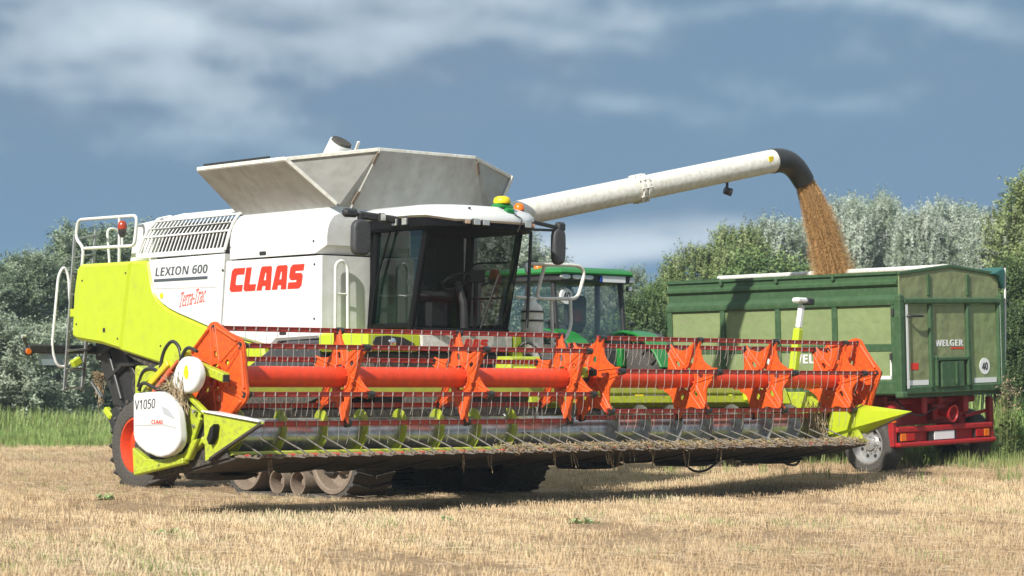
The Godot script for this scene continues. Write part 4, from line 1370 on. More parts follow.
# ---------------------------------------------------------------- tipping trailer
func build_trailer() -> void:
	# own frame: +z looks to the tailgate, x across; box 2.56 wide, 4.7 long
	var t := thing("tipping_trailer", "green tipping trailer with olive panels receiving the falling grain", "trailer", W(8.58, .17, .1), TURN)
	t.rotation_degrees.z = 1.6
	var hw := 1.23
	var zf := -2.33
	var zr := 2.35
	var y0 := .98
	var y1 := 2.78
	var b := MB.new()
	b.box(Vector3(0, y0 + .05, .01), Vector3(hw * 2 - .08, .10, zr - zf - .06), .01)
	part(t, "floor", b, M.tgreen)
	for s in [-1.0, 1.0]:
		var w := hold(t, "side_wall")
		var x: float = s * (hw - .04)
		# posts
		var zs := [zf + .05, -1.13, .02, 1.15, zr - .06]
		for i in zs.size():
			b = MB.new()
			b.box(Vector3(s * (hw - .035), (y0 + 2.32) * .5 + .02, zs[i]), Vector3(.09, 2.32 - y0, .10 if i < 4 else .13), .012)
			part(w, "post", b, M.tgreen)
		# upper and lower panels between posts
		for i in 4:
			b = MB.new()
			var za: float = zs[i] + .05
			var zb: float = zs[i + 1] - .05
			b.box(Vector3(x, 2.02, (za + zb) * .5), Vector3(.03, .56, zb - za), .0)
			part(w, "panel", b, M.olive)
			b = MB.new()
			b.box(Vector3(x, 1.42, (za + zb) * .5), Vector3(.03, .42, zb - za), .0)
			part(w, "panel", b, M.olive)
			b = MB.new()
			b.box(Vector3(s * (hw - .045), 1.68, (za + zb) * .5), Vector3(.06, .12, zb - za), .015)
			part(w, "rail", b, M.tgreen)
			if i == 1 or i == 3:
				b = MB.new()
				b.box(Vector3(s * (hw - .022), 1.245, zb - .22), Vector3(.004, .05, .42), 0.0)
				b.box(Vector3(s * (hw - .022), 1.40, zb - .035), Vector3(.004, .36, .05), 0.0)
				part(w, "reflective_strip", b, M.tape)
		b = MB.new()
		b.box(Vector3(s * (hw - .03), 1.10, .01), Vector3(.10, .22, zr - zf), .02)
		part(w, "sill_beam", b, M.tgreen)
		# corrugated extension board
		b = MB.new()
		var poly := PackedVector2Array([Vector2(hw - .09, 2.30), Vector2(hw + .02, 2.31), Vector2(hw + .03, 2.36), Vector2(hw + .025, 2.40), Vector2(hw - .03, 2.46), Vector2(hw - .035, 2.57), Vector2(hw + .02, 2.61), Vector2(hw + .02, 2.65), Vector2(hw - .03, 2.69), Vector2(hw - .03, 2.75), Vector2(hw + .005, 2.76), Vector2(hw + .005, 2.80), Vector2(hw - .09, 2.80)])
		for i in poly.size(): poly[i].x *= s
		b.ext(poly, Vector3(0, 0, zf), Vector3(1, 0, 0), Vector3(0, 1, 0), Vector3(0, 0, 1), zr - zf, .004)
		part(w, "extension_board", b, M.tgreen, 20.0)
		for z in [-1.13, .02, 1.15]:
			b = MB.new()
			b.box(Vector3(s * (hw + .01), 2.74, z), Vector3(.05, .09, .05), .01)
			part(w, "bracket", b, M.tgreen)
		if s < 0:
			words(w, "lettering", "WELGER", Vector3(-hw + .022, 1.535, .72), Vector3(0, 0, 1), Vector3.UP, .90, .135, M.sign_white)
			b = MB.new()
			b.box(Vector3(-hw + .022, 1.445, .98), Vector3(.004, .03, .42), 0.0)
			part(w, "stripe", b, M.logo_red, 0.0)
			b = MB.new()
			b.cyl(Vector3(-hw + .026, 1.50, -.12), Vector3(-hw + .021, 1.50, -.12), .10, .10, 24)
			part(w, "speed_sticker", b, M.sign_white)
			words(w, "speed_number", "40", Vector3(-hw + .020, 1.50, -.12), Vector3(0, 0, 1), Vector3.UP, .10, .085, M.ink)
			for q in [[2.05, 2.2], [2.0, 1.55]]:
				b = MB.new()
				b.cyl(Vector3(-hw - .01, q[1] - .05, q[0] + .23), Vector3(-hw - .01, q[1] + .05, q[0] + .23), .025, .025, 8)
				part(w, "hinge", b, M.black)
	# rear corner posts
	for s in [-1.0, 1.0]:
		b = MB.new()
		b.box(Vector3(s * (hw - .02), 1.66, zr + .02), Vector3(.11, 1.42, .11), .015)
		b.box(Vector3(s * (hw - .02), .99, zr + .03), Vector3(.14, .10, .14), .02)
		b.box(Vector3(s * (hw - .02), 2.40, zr + .03), Vector3(.12, .12, .10), .02)
		part(t, "corner_post", b, M.tgreen)
	# tailgate
	var g := hold(t, "tailgate", Vector3(0, 0, zr))
	for i in 3:
		b = MB.new()
		var xa: float = [-1.12, -.44, .45][i]
		var xb: float = [-.55, .34, 1.12][i]
		b.box(Vector3((xa + xb) * .5, 1.70, .0), Vector3(xb - xa, 1.22, .04), .0)
		part(g, "panel", b, M.olive_dull if i < 2 else M.olive)
	for x in [-.50, .40, 1.145, -1.14]:
		b = MB.new()
		b.box(Vector3(x, 1.66, .02), Vector3(.10 if absf(x) < 1 else .07, 1.32, .08), .02)
		part(g, "post", b, M.tgreen)
	b = MB.new()
	b.box(Vector3(0, 2.36, .03), Vector3(2.32, .09, .10), .02)
	part(g, "top_rail", b, M.tgreen)
	b = MB.new()
	b.box(Vector3(0, 1.05, .01), Vector3(2.36, .12, .10), .02)
	b.box(Vector3(0, .97, -.02), Vector3(2.36, .06, .06), .01)
	part(g, "bottom_rail", b, M.tgreen)
	b = MB.new()
	b.facez(v2([-1.19, 2.40, -1.19, 2.74, 0, 2.86, 1.19, 2.74, 1.19, 2.40]), -.03, .02)
	part(g, "gable", b, M.olive_dull, 0.0)
	for q in [[-1.21, 2.765, 0, 2.88], [0, 2.88, 1.21, 2.765]]:
		b = MB.new()
		b.bar(Vector3(q[0], q[1], 0), Vector3(q[2], q[3], 0), .08, .05, .008)
		part(g, "gable_rim", b, M.tgreen)
	for x in [-.52, .42]:
		b = MB.new()
		b.box(Vector3(x, 2.60, .03), Vector3(.07, .32, .03), .006)
		part(g, "gable_stay", b, M.tgreen)
	# reflective strips on the tailgate
	for q in [[-1.085, 1.70, .045, 1.24], [1.18, 1.75, .04, 1.30]]:
		b = MB.new()
		b.box(Vector3(q[0], q[1], .064), Vector3(q[2], q[3], .006), 0.0)
		part(g, "reflective_strip", b, M.tape, 0.0)
	for q in [[-.83, .52], [.80, .56]]:
		b = MB.new()
		b.box(Vector3(q[0], 1.16, .028), Vector3(q[1], .075, .006), 0.0)
		part(g, "reflective_strip", b, M.tape, 0.0)
	# lettering, sticker, handle, grain hatch
	words(g, "lettering", "WELGER", Vector3(-.05, 1.735, .024), Vector3(1, 0, 0), Vector3.UP, .66, .095, M.sign_white)
	b = MB.new()
	b.box(Vector3(.14, 1.655, .023), Vector3(.30, .025, .004), 0.0)
	part(g, "stripe", b, M.logo_red, 0.0)
	b = MB.new()
	b.box(Vector3(-.88, 1.40, .023), Vector3(.17, .10, .004), 0.0)
	part(g, "stripe", b, M.logo_red, 0.0)
	b = MB.new()
	b.cyl(Vector3(.80, 1.37, .020), Vector3(.80, 1.37, .026), .125, .125, 28)
	part(g, "speed_sticker", b, M.sign_white)
	words(g, "speed_number", "40", Vector3(.80, 1.37, .0275), Vector3(1, 0, 0), Vector3.UP, .14, .115, M.ink)
	rail(g, "handle", [Vector3(-1.10, 2.14, .03), Vector3(-1.05, 2.14, .12), Vector3(-.78, 2.14, .12)], .02, M.black, .04)
	b = MB.new()
	b.box(Vector3(-.05, 1.27, .05), Vector3(.56, .40, .07), .02)
	b.box(Vector3(-.05, 1.50, .06), Vector3(.80, .05, .06), .01)
	b.box(Vector3(-.42, 1.32, .05), Vector3(.06, .46, .08), .012)
	b.box(Vector3(.34, 1.32, .05), Vector3(.06, .46, .08), .012)
	var gh := part(g, "grain_hatch", b, M.tgreen)
	b = MB.new()
	b.bar(Vector3(.02, 1.12, .09), Vector3(.02, 1.45, .09), .03, .03, .005)
	part(gh, "lever", b, M.tgreen)
	# front wall
	b = MB.new()
	b.facez(v2([-1.19, y0, -1.19, 2.75, 0, 2.85, 1.19, 2.75, 1.19, y0]), zf - .02, zf + .05)
	part(t, "front_wall", b, M.olive)
	# ridge pole, front gable stays, rolled tarp at the far edge
	b = MB.new()
	b.tube([Vector3(0, 2.86, zf), Vector3(0, 2.87, zr)], .042, 12)
	part(t, "ridge_pole", b, M.white_dirty)
	for s in [-1.0, 1.0]:
		b = MB.new()
		b.bar(Vector3(0, 2.85, zf + .03), Vector3(s * 1.20, 2.79, zf + .03), .05, .03, .006)
		part(t, "gable_stay", b, M.tgreen)
	b = MB.new()
	b.tube([Vector3(hw + .03, 2.80, zf), Vector3(hw + .03, 2.81, 0), Vector3(hw + .03, 2.80, zr + .06)], .06, 12)
	var tp := part(t, "rolled_tarp", b, M.tarp)
	b = MB.new()
	b.ext(PackedVector2Array([Vector2(.95, 2.77), Vector2(1.25, 2.87), Vector2(1.31, 2.83), Vector2(1.29, 2.55), Vector2(1.13, 2.72)]), Vector3(0, 0, zr - .25), Vector3(1, 0, 0), Vector3(0, 1, 0), Vector3(0, 0, 1), .33, .03)
	part(tp, "tarp_end", b, M.tarp)
	rail(t, "tarp_strap", [Vector3(hw + .10, 2.86, zr + .05), Vector3(hw + .11, 1.9, zr + .02), Vector3(hw + .05, 1.05, zr + .02)], .016, M.tape)
	# grain inside
	b = MB.new()
	var rows := []
	for i in 13:
		var row := []
		for k in 9:
			var gx := lerpf(-1.2, 1.2, k / 8.0)
			var gz := lerpf(zf + .08, zr - .08, i / 12.0)
			row.append(Vector3(gx, 1.9 + .62 * exp(-(pow(gx + .15, 2) + pow(gz - .1, 2)) / 1.2), gz))
		rows.append(row)
	b.grid(rows, Vector3(0, -3, 0))
	part(t, "grain_load", b, M.grain, 60.0)
	# red chassis
	var c := hold(t, "chassis")
	for s in [-1.0, 1.0]:
		b = MB.new()
		b.box(Vector3(s * .50, .82, .0), Vector3(.12, .26, 4.5), .02)
		part(c, "frame_beam", b, M.red)
	b = MB.new()
	b.facez(v2([-1.05, .96, -.92, .52, .82, .52, 1.0, .96]), 1.90, 1.96, .01)
	part(c, "cross_plate", b, M.red)
	b = MB.new()
	b.box(Vector3(0, .88, 2.02), Vector3(1.9, .10, .10), .02)
	b.box(Vector3(-.95, .68, 2.02), Vector3(.16, .46, .10), .02)
	b.box(Vector3(.62, .68, 2.02), Vector3(.14, .46, .10), .02)
	part(c, "rear_frame", b, M.red)
	b = MB.new()
	b.box(Vector3(0, .47, 2.18), Vector3(2.30, .09, .12), .02)
	b.box(Vector3(0, .25, 2.22), Vector3(2.34, .07, .14), .02)
	b.box(Vector3(0, .36, 2.15), Vector3(2.30, .16, .03), .004)
	b.box(Vector3(-1.17, .52, 2.16), Vector3(.10, .60, .10), .015)
	b.box(Vector3(1.17, .55, 2.16), Vector3(.10, .70, .10), .015)
	b.bar(Vector3(.62, .62, 2.1), Vector3(1.2, .70, 2.14), .06, .05, .01)
	part(c, "bumper", b, M.red)
	b = MB.new()
	b.lathe(Vector3(.05, .70, 2.05), Vector3(.1, -.10, 1), v2([0, 0, .06, 0, .06, .10, .12, .26, .135, .28, .11, .28, .04, .12, 0, .12]), 20)
	b.box(Vector3(.05, .70, 2.06), Vector3(.30, .26, .08), .02)
	b.box(Vector3(.0, .90, 2.12), Vector3(.10, .16, .10), .02)
	part(c, "tow_hitch", b, M.red)
	b = MB.new()
	b.box(Vector3(-.05, .36, 2.19), Vector3(.66, .17, .05), .01)
	var pl := part(c, "plate_holder", b, M.black)
	b = MB.new()
	b.box(Vector3(-.03, .36, 2.22), Vector3(.48, .125, .012), .003)
	part(pl, "number_plate", b, M.sign_white)
	for s in [-1.0, 1.0]:
		b = MB.new()
		b.box(Vector3(s * .90, .36, 2.19), Vector3(.36, .15, .06), .012)
		var o := part(c, "tail_lamp", b, M.black)
		b = MB.new()
		b.box(Vector3(s * .83, .36, 2.225), Vector3(.18, .11, .02), .006)
		part(o, "red_lens", b, M.lamp_red)
		b = MB.new()
		b.box(Vector3(s * 1.0, .36, 2.225), Vector3(.13, .11, .02), .006)
		part(o, "amber_lens", b, M.lamp_orange)
	b = MB.new()
	b.box(Vector3(-1.19, .62, 2.215), Vector3(.08, .09, .03), .01)
	part(c, "side_lamp", b, M.lamp_orange)
	rail(c, "hose", [Vector3(-1.0, .92, 2.1), Vector3(-.98, .72, 2.3), Vector3(-.6, .66, 2.25), Vector3(-.1, .78, 2.15)], .014, M.black, .1)
	# axles and wheels
	for z in [1.72, -1.5]:
		b = MB.new()
		b.box(Vector3(0, .24, z), Vector3(2.0, .12, .14), .02)
		part(c, "axle", b, M.black)
		for s in [-1.0, 1.0]:
			wheel(t, "wheel", Vector3(s * 1.06, .45, z), s, .46, .36, .285, M.rim_silver, 0, true)
	# drawbar
	b = MB.new()
	b.bar(Vector3(-.4, .60, -2.2), Vector3(0, .52, -3.75), .09, .12, .01)
	b.bar(Vector3(.4, .60, -2.2), Vector3(0, .52, -3.75), .09, .12, .01)
	part(c, "drawbar", b, M.red)
	for o in t.get_children():
		if not String(o.name).begins_with("wheel"): o.position.y += .19

# ---------------------------------------------------------------- tractor
func build_tractor() -> void:
	# own frame: +z looks to the back of the tractor
	var t := thing("tractor", "green tractor with glazed cab standing between harvester and trailer", "tractor", W(8.25, .17, -5.6), TURN)
	var b := MB.new()
	b.sidex(v2([-3.4, .95, -3.45, 1.75, -3.2, 1.92, -1.0, 2.02, -.9, .95]), -.48, .48, .06)
	part(t, "bonnet", b, M.jd)
	b = MB.new()
	b.box(Vector3(0, .85, -1.4), Vector3(.7, .6, 4.0), .05)
	b.box(Vector3(0, .95, .6), Vector3(1.0, .9, .9), .05)
	part(t, "transmission", b, M.dusty_black)
	b = MB.new()
	b.box(Vector3(0, 1.45, .62), Vector3(1.30, .65, .10), .03)
	part(t, "rear_cover", b, M.grey_plastic)
	# cab
	var c := hold(t, "cab")
	b = MB.new()
	b.box(Vector3(0, 1.70, -.2), Vector3(1.5, .10, 1.5), .02)
	part(c, "floor", b, M.black)
	for q in [[-.80, 1.72, .62, -.80, 2.92, .50], [.80, 1.72, .62, .80, 2.92, .50], [-.78, 1.5, -.95, -.76, 2.92, -.75], [.78, 1.5, -.95, .76, 2.92, -.75], [-.84, 1.5, -.10, -.83, 2.92, -.10], [.84, 1.5, -.10, .83, 2.92, -.10]]:
		b = MB.new()
		b.bar(Vector3(q[0], q[1], q[2]), Vector3(q[3], q[4], q[5]), .09, .09, .02)
		part(c, "pillar", b, M.black)
	b = MB.new()
	b.sheet(Vector3(-.80, 1.74, .63), Vector3(.80, 1.74, .63), Vector3(.80, 2.90, .51), Vector3(-.80, 2.90, .51), .006)
	part(c, "rear_window", b, M.glass_thin, 0.0)
	b = MB.new()
	b.sheet(Vector3(-.76, 1.6, -.95), Vector3(.76, 1.6, -.95), Vector3(.75, 2.90, -.75), Vector3(-.75, 2.90, -.75), .006)
	part(c, "windscreen", b, M.glass_thin, 0.0)
	for s in [-1.0, 1.0]:
		b = MB.new()
		b.sheet(Vector3(s * .80, 1.6, -.92), Vector3(s * .83, 1.6, .60), Vector3(s * .82, 2.90, .50), Vector3(s * .78, 2.90, -.74), .006)
		part(c, "side_window", b, M.glass_thin, 0.0)
	b = MB.new()
	b.ext(PackedVector2Array([Vector2(-.90, -1.05), Vector2(.90, -1.05), Vector2(.93, .50), Vector2(.80, .72), Vector2(-.80, .72), Vector2(-.93, .50)]), Vector3(0, 2.90, 0), Vector3(1, 0, 0), Vector3(0, 0, 1), Vector3(0, 1, 0), .15, .03)
	part(c, "roof_frame", b, M.black)
	var ro := []
	var ou := PackedVector2Array([Vector2(-.95, -1.10), Vector2(.95, -1.10), Vector2(.98, .52), Vector2(.84, .76), Vector2(-.84, .76), Vector2(-.98, .52)])
	for q in [[1.0, 3.03], [1.02, 3.06], [.98, 3.12], [.85, 3.16], [.4, 3.19], [.01, 3.195]]:
		var row := []
		for k in ou.size() + 1:
			var v: Vector2 = ou[k % ou.size()] + Vector2(0, .17)
			row.append(Vector3(v.x * q[0], q[1], v.y * q[0] - .17))
		ro.append(row)
	b = MB.new()
	b.grid(ro, Vector3(0, 2.8, 0))
	part(c, "roof", b, M.jd, 45.0)
	for x in [-.72, -.45, -.18]:
		b = MB.new()
		b.facez(soft(v2([x - .13, 2.985, x - .08, 3.03, x + .08, 3.03, x + .13, 2.985, x + .08, 2.94, x - .08, 2.94]), 2), .70, .745, .015, 2)
		part(c, "work_lamp", b, M.lamp_glass)
	for x in [.86]:
		lamp(c, "work_lamp", Vector3(x, 2.97, .70), Vector3(.13, .11, .06), Vector3(0, 0, 1), M.lamp_glass)
		lamp(c, "work_lamp", Vector3(x, 2.82, .66), Vector3(.10, .09, .06), Vector3(0, 0, 1), M.lamp_glass)
	b = MB.new()
	b.box(Vector3(.42, 2.985, .735), Vector3(.56, .14, .02), .004)
	var np := part(c, "number_plate", b, M.sign_white)
	b = MB.new()
	b.box(Vector3(.11, 2.985, .742), Vector3(.05, .13, .016), .002)
	part(np, "band", b, M.eu_blue)
	b = MB.new()
	b.cyl(Vector3(-.56, 2.66, .545), Vector3(-.56, 2.66, .59), .135, .135, 28)
	part(c, "speed_sticker", b, M.sign_white)
	words(c, "speed_number", "40", Vector3(-.56, 2.66, .5925), Vector3(1, 0, 0), Vector3.UP, .16, .14, M.ink)
	beacon(c, Vector3(-.86, 3.05, .2), .08)
	b = MB.new()
	b.box(Vector3(-.05, 2.12, .0), Vector3(.52, .14, .50), .05)
	b.box(Vector3(-.05, 2.42, .26), Vector3(.50, .55, .13), .05)
	part(c, "seat", b, M.fabric)
	b = MB.new()
	b.box(Vector3(-.10, 2.34, .335), Vector3(.30, .22, .04), .015)
	part(c, "seat_cover", b, M.seat_red)
	b = MB.new()
	b.box(Vector3(.22, 2.50, -.05), Vector3(.34, .42, .05), .02)
	b.bar(Vector3(.5, 1.8, -.5), Vector3(.45, 2.5, -.35), .05, .05)
	b.box(Vector3(.52, 2.42, -.3), Vector3(.20, .10, .12), .02)
	part(c, "monitor", b, M.black)
	# fenders and wheels
	for s in [-1.0, 1.0]:
		b = MB.new()
		var poly := PackedVector2Array()
		for i in 9:
			var a := deg_to_rad(150.0 - 125.0 * i / 8.0)
			poly.append(Vector2(cos(a) * 1.08 + .62, .98 + sin(a) * 1.12))
		for i in 9:
			var a := deg_to_rad(25.0 + 125.0 * i / 8.0)
			poly.append(Vector2(cos(a) * 1.03 + .62, .98 + sin(a) * 1.07))
		b.ext(poly, Vector3(s * .70, 0, 0), Vector3(0, 0, 1), Vector3(0, 1, 0), Vector3(s, 0, 0), .50, .02)
		var f := part(t, "fender", b, M.jd)
		b = MB.new()
		b.ext(poly, Vector3(s * 1.203, -.012, 0), Vector3(0, 0, 1), Vector3(0, 1, 0), Vector3(s, 0, 0), .16, .02)
		part(f, "fender_edge", b, M.grey_plastic)
		b = MB.new()
		b.bar(Vector3(s * .98, 2.06, .6), Vector3(s * .98, 2.20, .6), .03, .03)
		b.box(Vector3(s * .98, 2.22, .6), Vector3(.16, .07, .08), .02)
		part(f, "marker_lamp", b, M.black)
		wheel(t, "rear_wheel", Vector3(s * 1.0, 1.0, .62), s, 1.0, .60, .54, M.yellow, 22)
		wheel(t, "front_wheel", Vector3(s * .95, .76, -2.6), s, .76, .50, .38, M.yellow, 20)
	# rear linkage
	b = MB.new()
	b.bar(Vector3(-.35, 1.35, .6), Vector3(-.38, 1.25, 1.15), .07, .07, .01)
	b.bar(Vector3(.35, 1.35, .6), Vector3(.38, 1.25, 1.15), .07, .07, .01)
	b.bar(Vector3(-.38, .75, .7), Vector3(-.42, .75, 1.4), .07, .09, .01)
	b.bar(Vector3(.38, .75, .7), Vector3(.42, .75, 1.4), .07, .09, .01)
	b.bar(Vector3(-.38, 1.25, 1.1), Vector3(-.42, .78, 1.3), .05, .05, .01)
	b.bar(Vector3(.38, 1.25, 1.1), Vector3(.42, .78, 1.3), .05, .05, .01)
	part(t, "linkage", b, M.dusty_black)
	b = MB.new()
	b.box(Vector3(.62, 1.62, .70), Vector3(.14, .34, .14), .03)
	part(t, "oil_tank", b, M.jd)
	b = MB.new()
	b.box(Vector3(-.55, 1.80, .70), Vector3(.12, .10, .10), .02)
	part(t, "sticker", b, M.yellow)
	for o in t.get_children():
		if not "wheel" in String(o.name): o.position.y += .16

# ---------------------------------------------------------------- sky
func sky_image() -> Image:
	var w := 2048
	var hh := 1024
	var n1 := FastNoiseLite.new(); n1.seed = 21; n1.frequency = 2.6; n1.fractal_octaves = 5; n1.fractal_gain = .52
	n1.noise_type = FastNoiseLite.TYPE_SIMPLEX_SMOOTH
	n1.domain_warp_enabled = true; n1.domain_warp_amplitude = .16; n1.domain_warp_frequency = 2.2
	var n2 := FastNoiseLite.new(); n2.seed = 5; n2.frequency = 9.0; n2.fractal_octaves = 4; n2.fractal_gain = .5
	n2.noise_type = FastNoiseLite.TYPE_SIMPLEX_SMOOTH
	var n3 := FastNoiseLite.new(); n3.seed = 77; n3.frequency = 1.1; n3.fractal_octaves = 3
	var o := PackedByteArray(); o.resize(w * hh * 3)
	var dark := Color(.084, .160, .258)
	var mid := Color(.180, .290, .402)
	var pale := Color(.56, .64, .70)
	var clear := Color(.170, .305, .462)
	var ground := srgb(Color(.16, .14, .09))
	for j in hh:
		var el := (0.5 - (j + .5) / hh) * PI
		for i in w:
			var k := (j * w + i) * 3
			if el < -.03:
				o[k] = int(ground.r * 255); o[k + 1] = int(ground.g * 255); o[k + 2] = int(ground.b * 255)
				continue
			var az := wrapf((i + .5) / w * TAU, -PI, PI)      # 0 is straight ahead of the camera
			var se := sin(el)
			var ce := cos(el)
			# clouds are layers: stretch the noise sideways near the horizon
			var p := Vector3(sin(az) * ce, se * 3.4, -cos(az) * ce)
			var big := n3.get_noise_3dv(p * 1.6)
			var a := n1.get_noise_3dv(p * 1.5) + big * .55
			var f := n2.get_noise_3dv(p * 1.6)
			var t := a * .95 + f * .16
			# a heavy blue bank low in the sky, paler broken cloud above it
			var hi := smoothstep(.078, .185, el + a * .016 + f * .010)
			var c := dark.lerp(mid, clampf(.26 + t * 1.0 + f * .25, 0, 1))
			var broad := .42 + .44 * sin(az * 12.0 + 3.13) + .55 * smoothstep(.17, .55, el)  # last term pales the unseen upper sky, added to fill the shadows
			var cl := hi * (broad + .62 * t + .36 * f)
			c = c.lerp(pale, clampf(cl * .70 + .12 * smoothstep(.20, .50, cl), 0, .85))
			c = c.lerp(dark, (1.0 - hi) * clampf(-.9 * t - .3 * f, 0, .5))
			# clearer blue under the bank, small puffs at the horizon
			var low := 1.0 - smoothstep(.030, .085, el + a * .03)
			c = c.lerp(clear, low * .8)
			var puff := smoothstep(-.08, .42, n1.get_noise_3dv(p * 3.1 + Vector3(3, 1, 2)) + f * .3) * (1.0 - smoothstep(.030, .075, el))
			c = c.lerp(Color(.66, .73, .79), puff * .22)
			# a break of white cloud over the trees, part of a row along the horizon
			var row := exp(-pow((el - .056 - .008 * sin(az * 9.0)) / .011, 2.0)) * smoothstep(.55, 1.25, sin(az * 15.0 + .75) + f * .9 + a * .3)
			c = c.lerp(Color(.62, .69, .75), row * .7)
			c = srgb(c)
			o[k] = int(clampf(c.r, 0, 1) * 255); o[k + 1] = int(clampf(c.g, 0, 1) * 255); o[k + 2] = int(clampf(c.b, 0, 1) * 255)
	return Image.create_from_data(w, hh, false, Image.FORMAT_RGB8, o)

# ---------------------------------------------------------------- ground
func steps(a: Array) -> Array:
	var o := []
	for i in a.size() - 1:
		for k in int(a[i][1]): o.append(lerpf(a[i][0], a[i + 1][0], float(k) / a[i][1]))
	o.append(a[-1][0])
	return o

func world_mat(tex: Texture2D, metres: float, rough: float) -> StandardMaterial3D:
	var m := StandardMaterial3D.new()
	m.albedo_texture = tex
	m.uv1_triplanar = true
	m.uv1_world_triplanar = true
	m.uv1_scale = Vector3.ONE / metres
	m.roughness = rough
	return m

const EDGE := 10.6      # the field ends here, measured across the harvester's heading

func build_ground() -> void:
	var xs := steps([[-1500, 8], [-200, 8], [-40, 20], [0, 24], [16, 20], [60, 8], [300, 6], [1500, 1]])
	var zs := steps([[-2000, 8], [-300, 10], [-90, 16], [-60, 60], [-10, 10], [10, 4], [200, 1]])
	var b := MB.new()
	for i in zs.size() - 1:
		for k in xs.size() - 1:
			var q := []
			for e in [[k, i], [k + 1, i], [k + 1, i + 1], [k, i + 1]]:
				var v := Vector3(xs[e[0]], 0, zs[e[1]])
				v.y = ground_y(v) - .004
				q.append(v)
			b.quad(q[0], q[1], q[2], q[3], Vector3.UP)
	var o := part(self, "ground", b, world_mat(noise_tex(Color(.10, .115, .045), Color(.055, .075, .025), .03, 5, .25, .75, 512, 61), 6.0, .95), 60.0)
	tag(o, "grassy ground beyond the stubble field", "ground", "", "structure")
	# stubble field: a sheet up to the edge line
	b = MB.new()
	var fx := steps([[-120, 10], [-30, 30], [2, 26], [EDGE, 1]])
	var fz := steps([[-90, 10], [-50, 40], [-10, 60], [12, 20], [40, 1]])
	for i in fz.size() - 1:
		for k in fx.size() - 1:
			var q := []
			for e in [[k, i], [k + 1, i], [k + 1, i + 1], [k, i + 1]]:
				var wob: float = .5 * sin(fz[e[1]] * .55) + .3 * sin(fz[e[1]] * 1.7) if e[0] == fx.size() - 1 else 0.0
				var v := W(fx[e[0]] + wob, 0, fz[e[1]])
				v.y = ground_y(v) + .006
				q.append(v)
			b.quad(q[0], q[1], q[2], q[3], Vector3.UP)
	var m := world_mat(noise_tex(Color(.38, .255, .130), Color(.17, .105, .055), .04, 6, .28, .72, 1024, 62, FastNoiseLite.TYPE_SIMPLEX_SMOOTH, Color(.09, .06, .035), .74), 3.4, .95)
	o = part(self, "stubble_field", b, m, 60.0)
	tag(o, "harvested straw-coloured stubble field", "field", "", "structure")

func stuff(called: String, label: String, category: String, mesh: Mesh, mat: Material, xf: Array, cols: Array, parent: Node = null) -> MultiMeshInstance3D:
	var mm := MultiMesh.new()
	mm.transform_format = MultiMesh.TRANSFORM_3D
	mm.use_colors = true
	mm.mesh = mesh
	mm.instance_count = xf.size()
	for i in xf.size():
		mm.set_instance_transform(i, xf[i])
		mm.set_instance_color(i, cols[i])
	var o := MultiMeshInstance3D.new()
	o.multimesh = mm
	o.material_override = mat
	if parent == null:
		o.name = numbered(called)
		add_child(o)
		tag(o, label, category, "", "stuff")
	else:
		o.name = called
		parent.add_child(o, true)
	return o

func blade(b: MB, o: Vector3, top: Vector3, w: float, ang: float, taper := .3) -> void:
	var u := Vector3(cos(ang), 0, sin(ang)) * w
	var up := Vector3(-sin(ang), .25, cos(ang))
	b.tri(o - u, o + u, top + u * taper, up)
	b.tri(o - u, top + u * taper, top - u * taper, up)

func leaf_mesh(b: MB) -> ArrayMesh:
	return b.mesh(0.0)

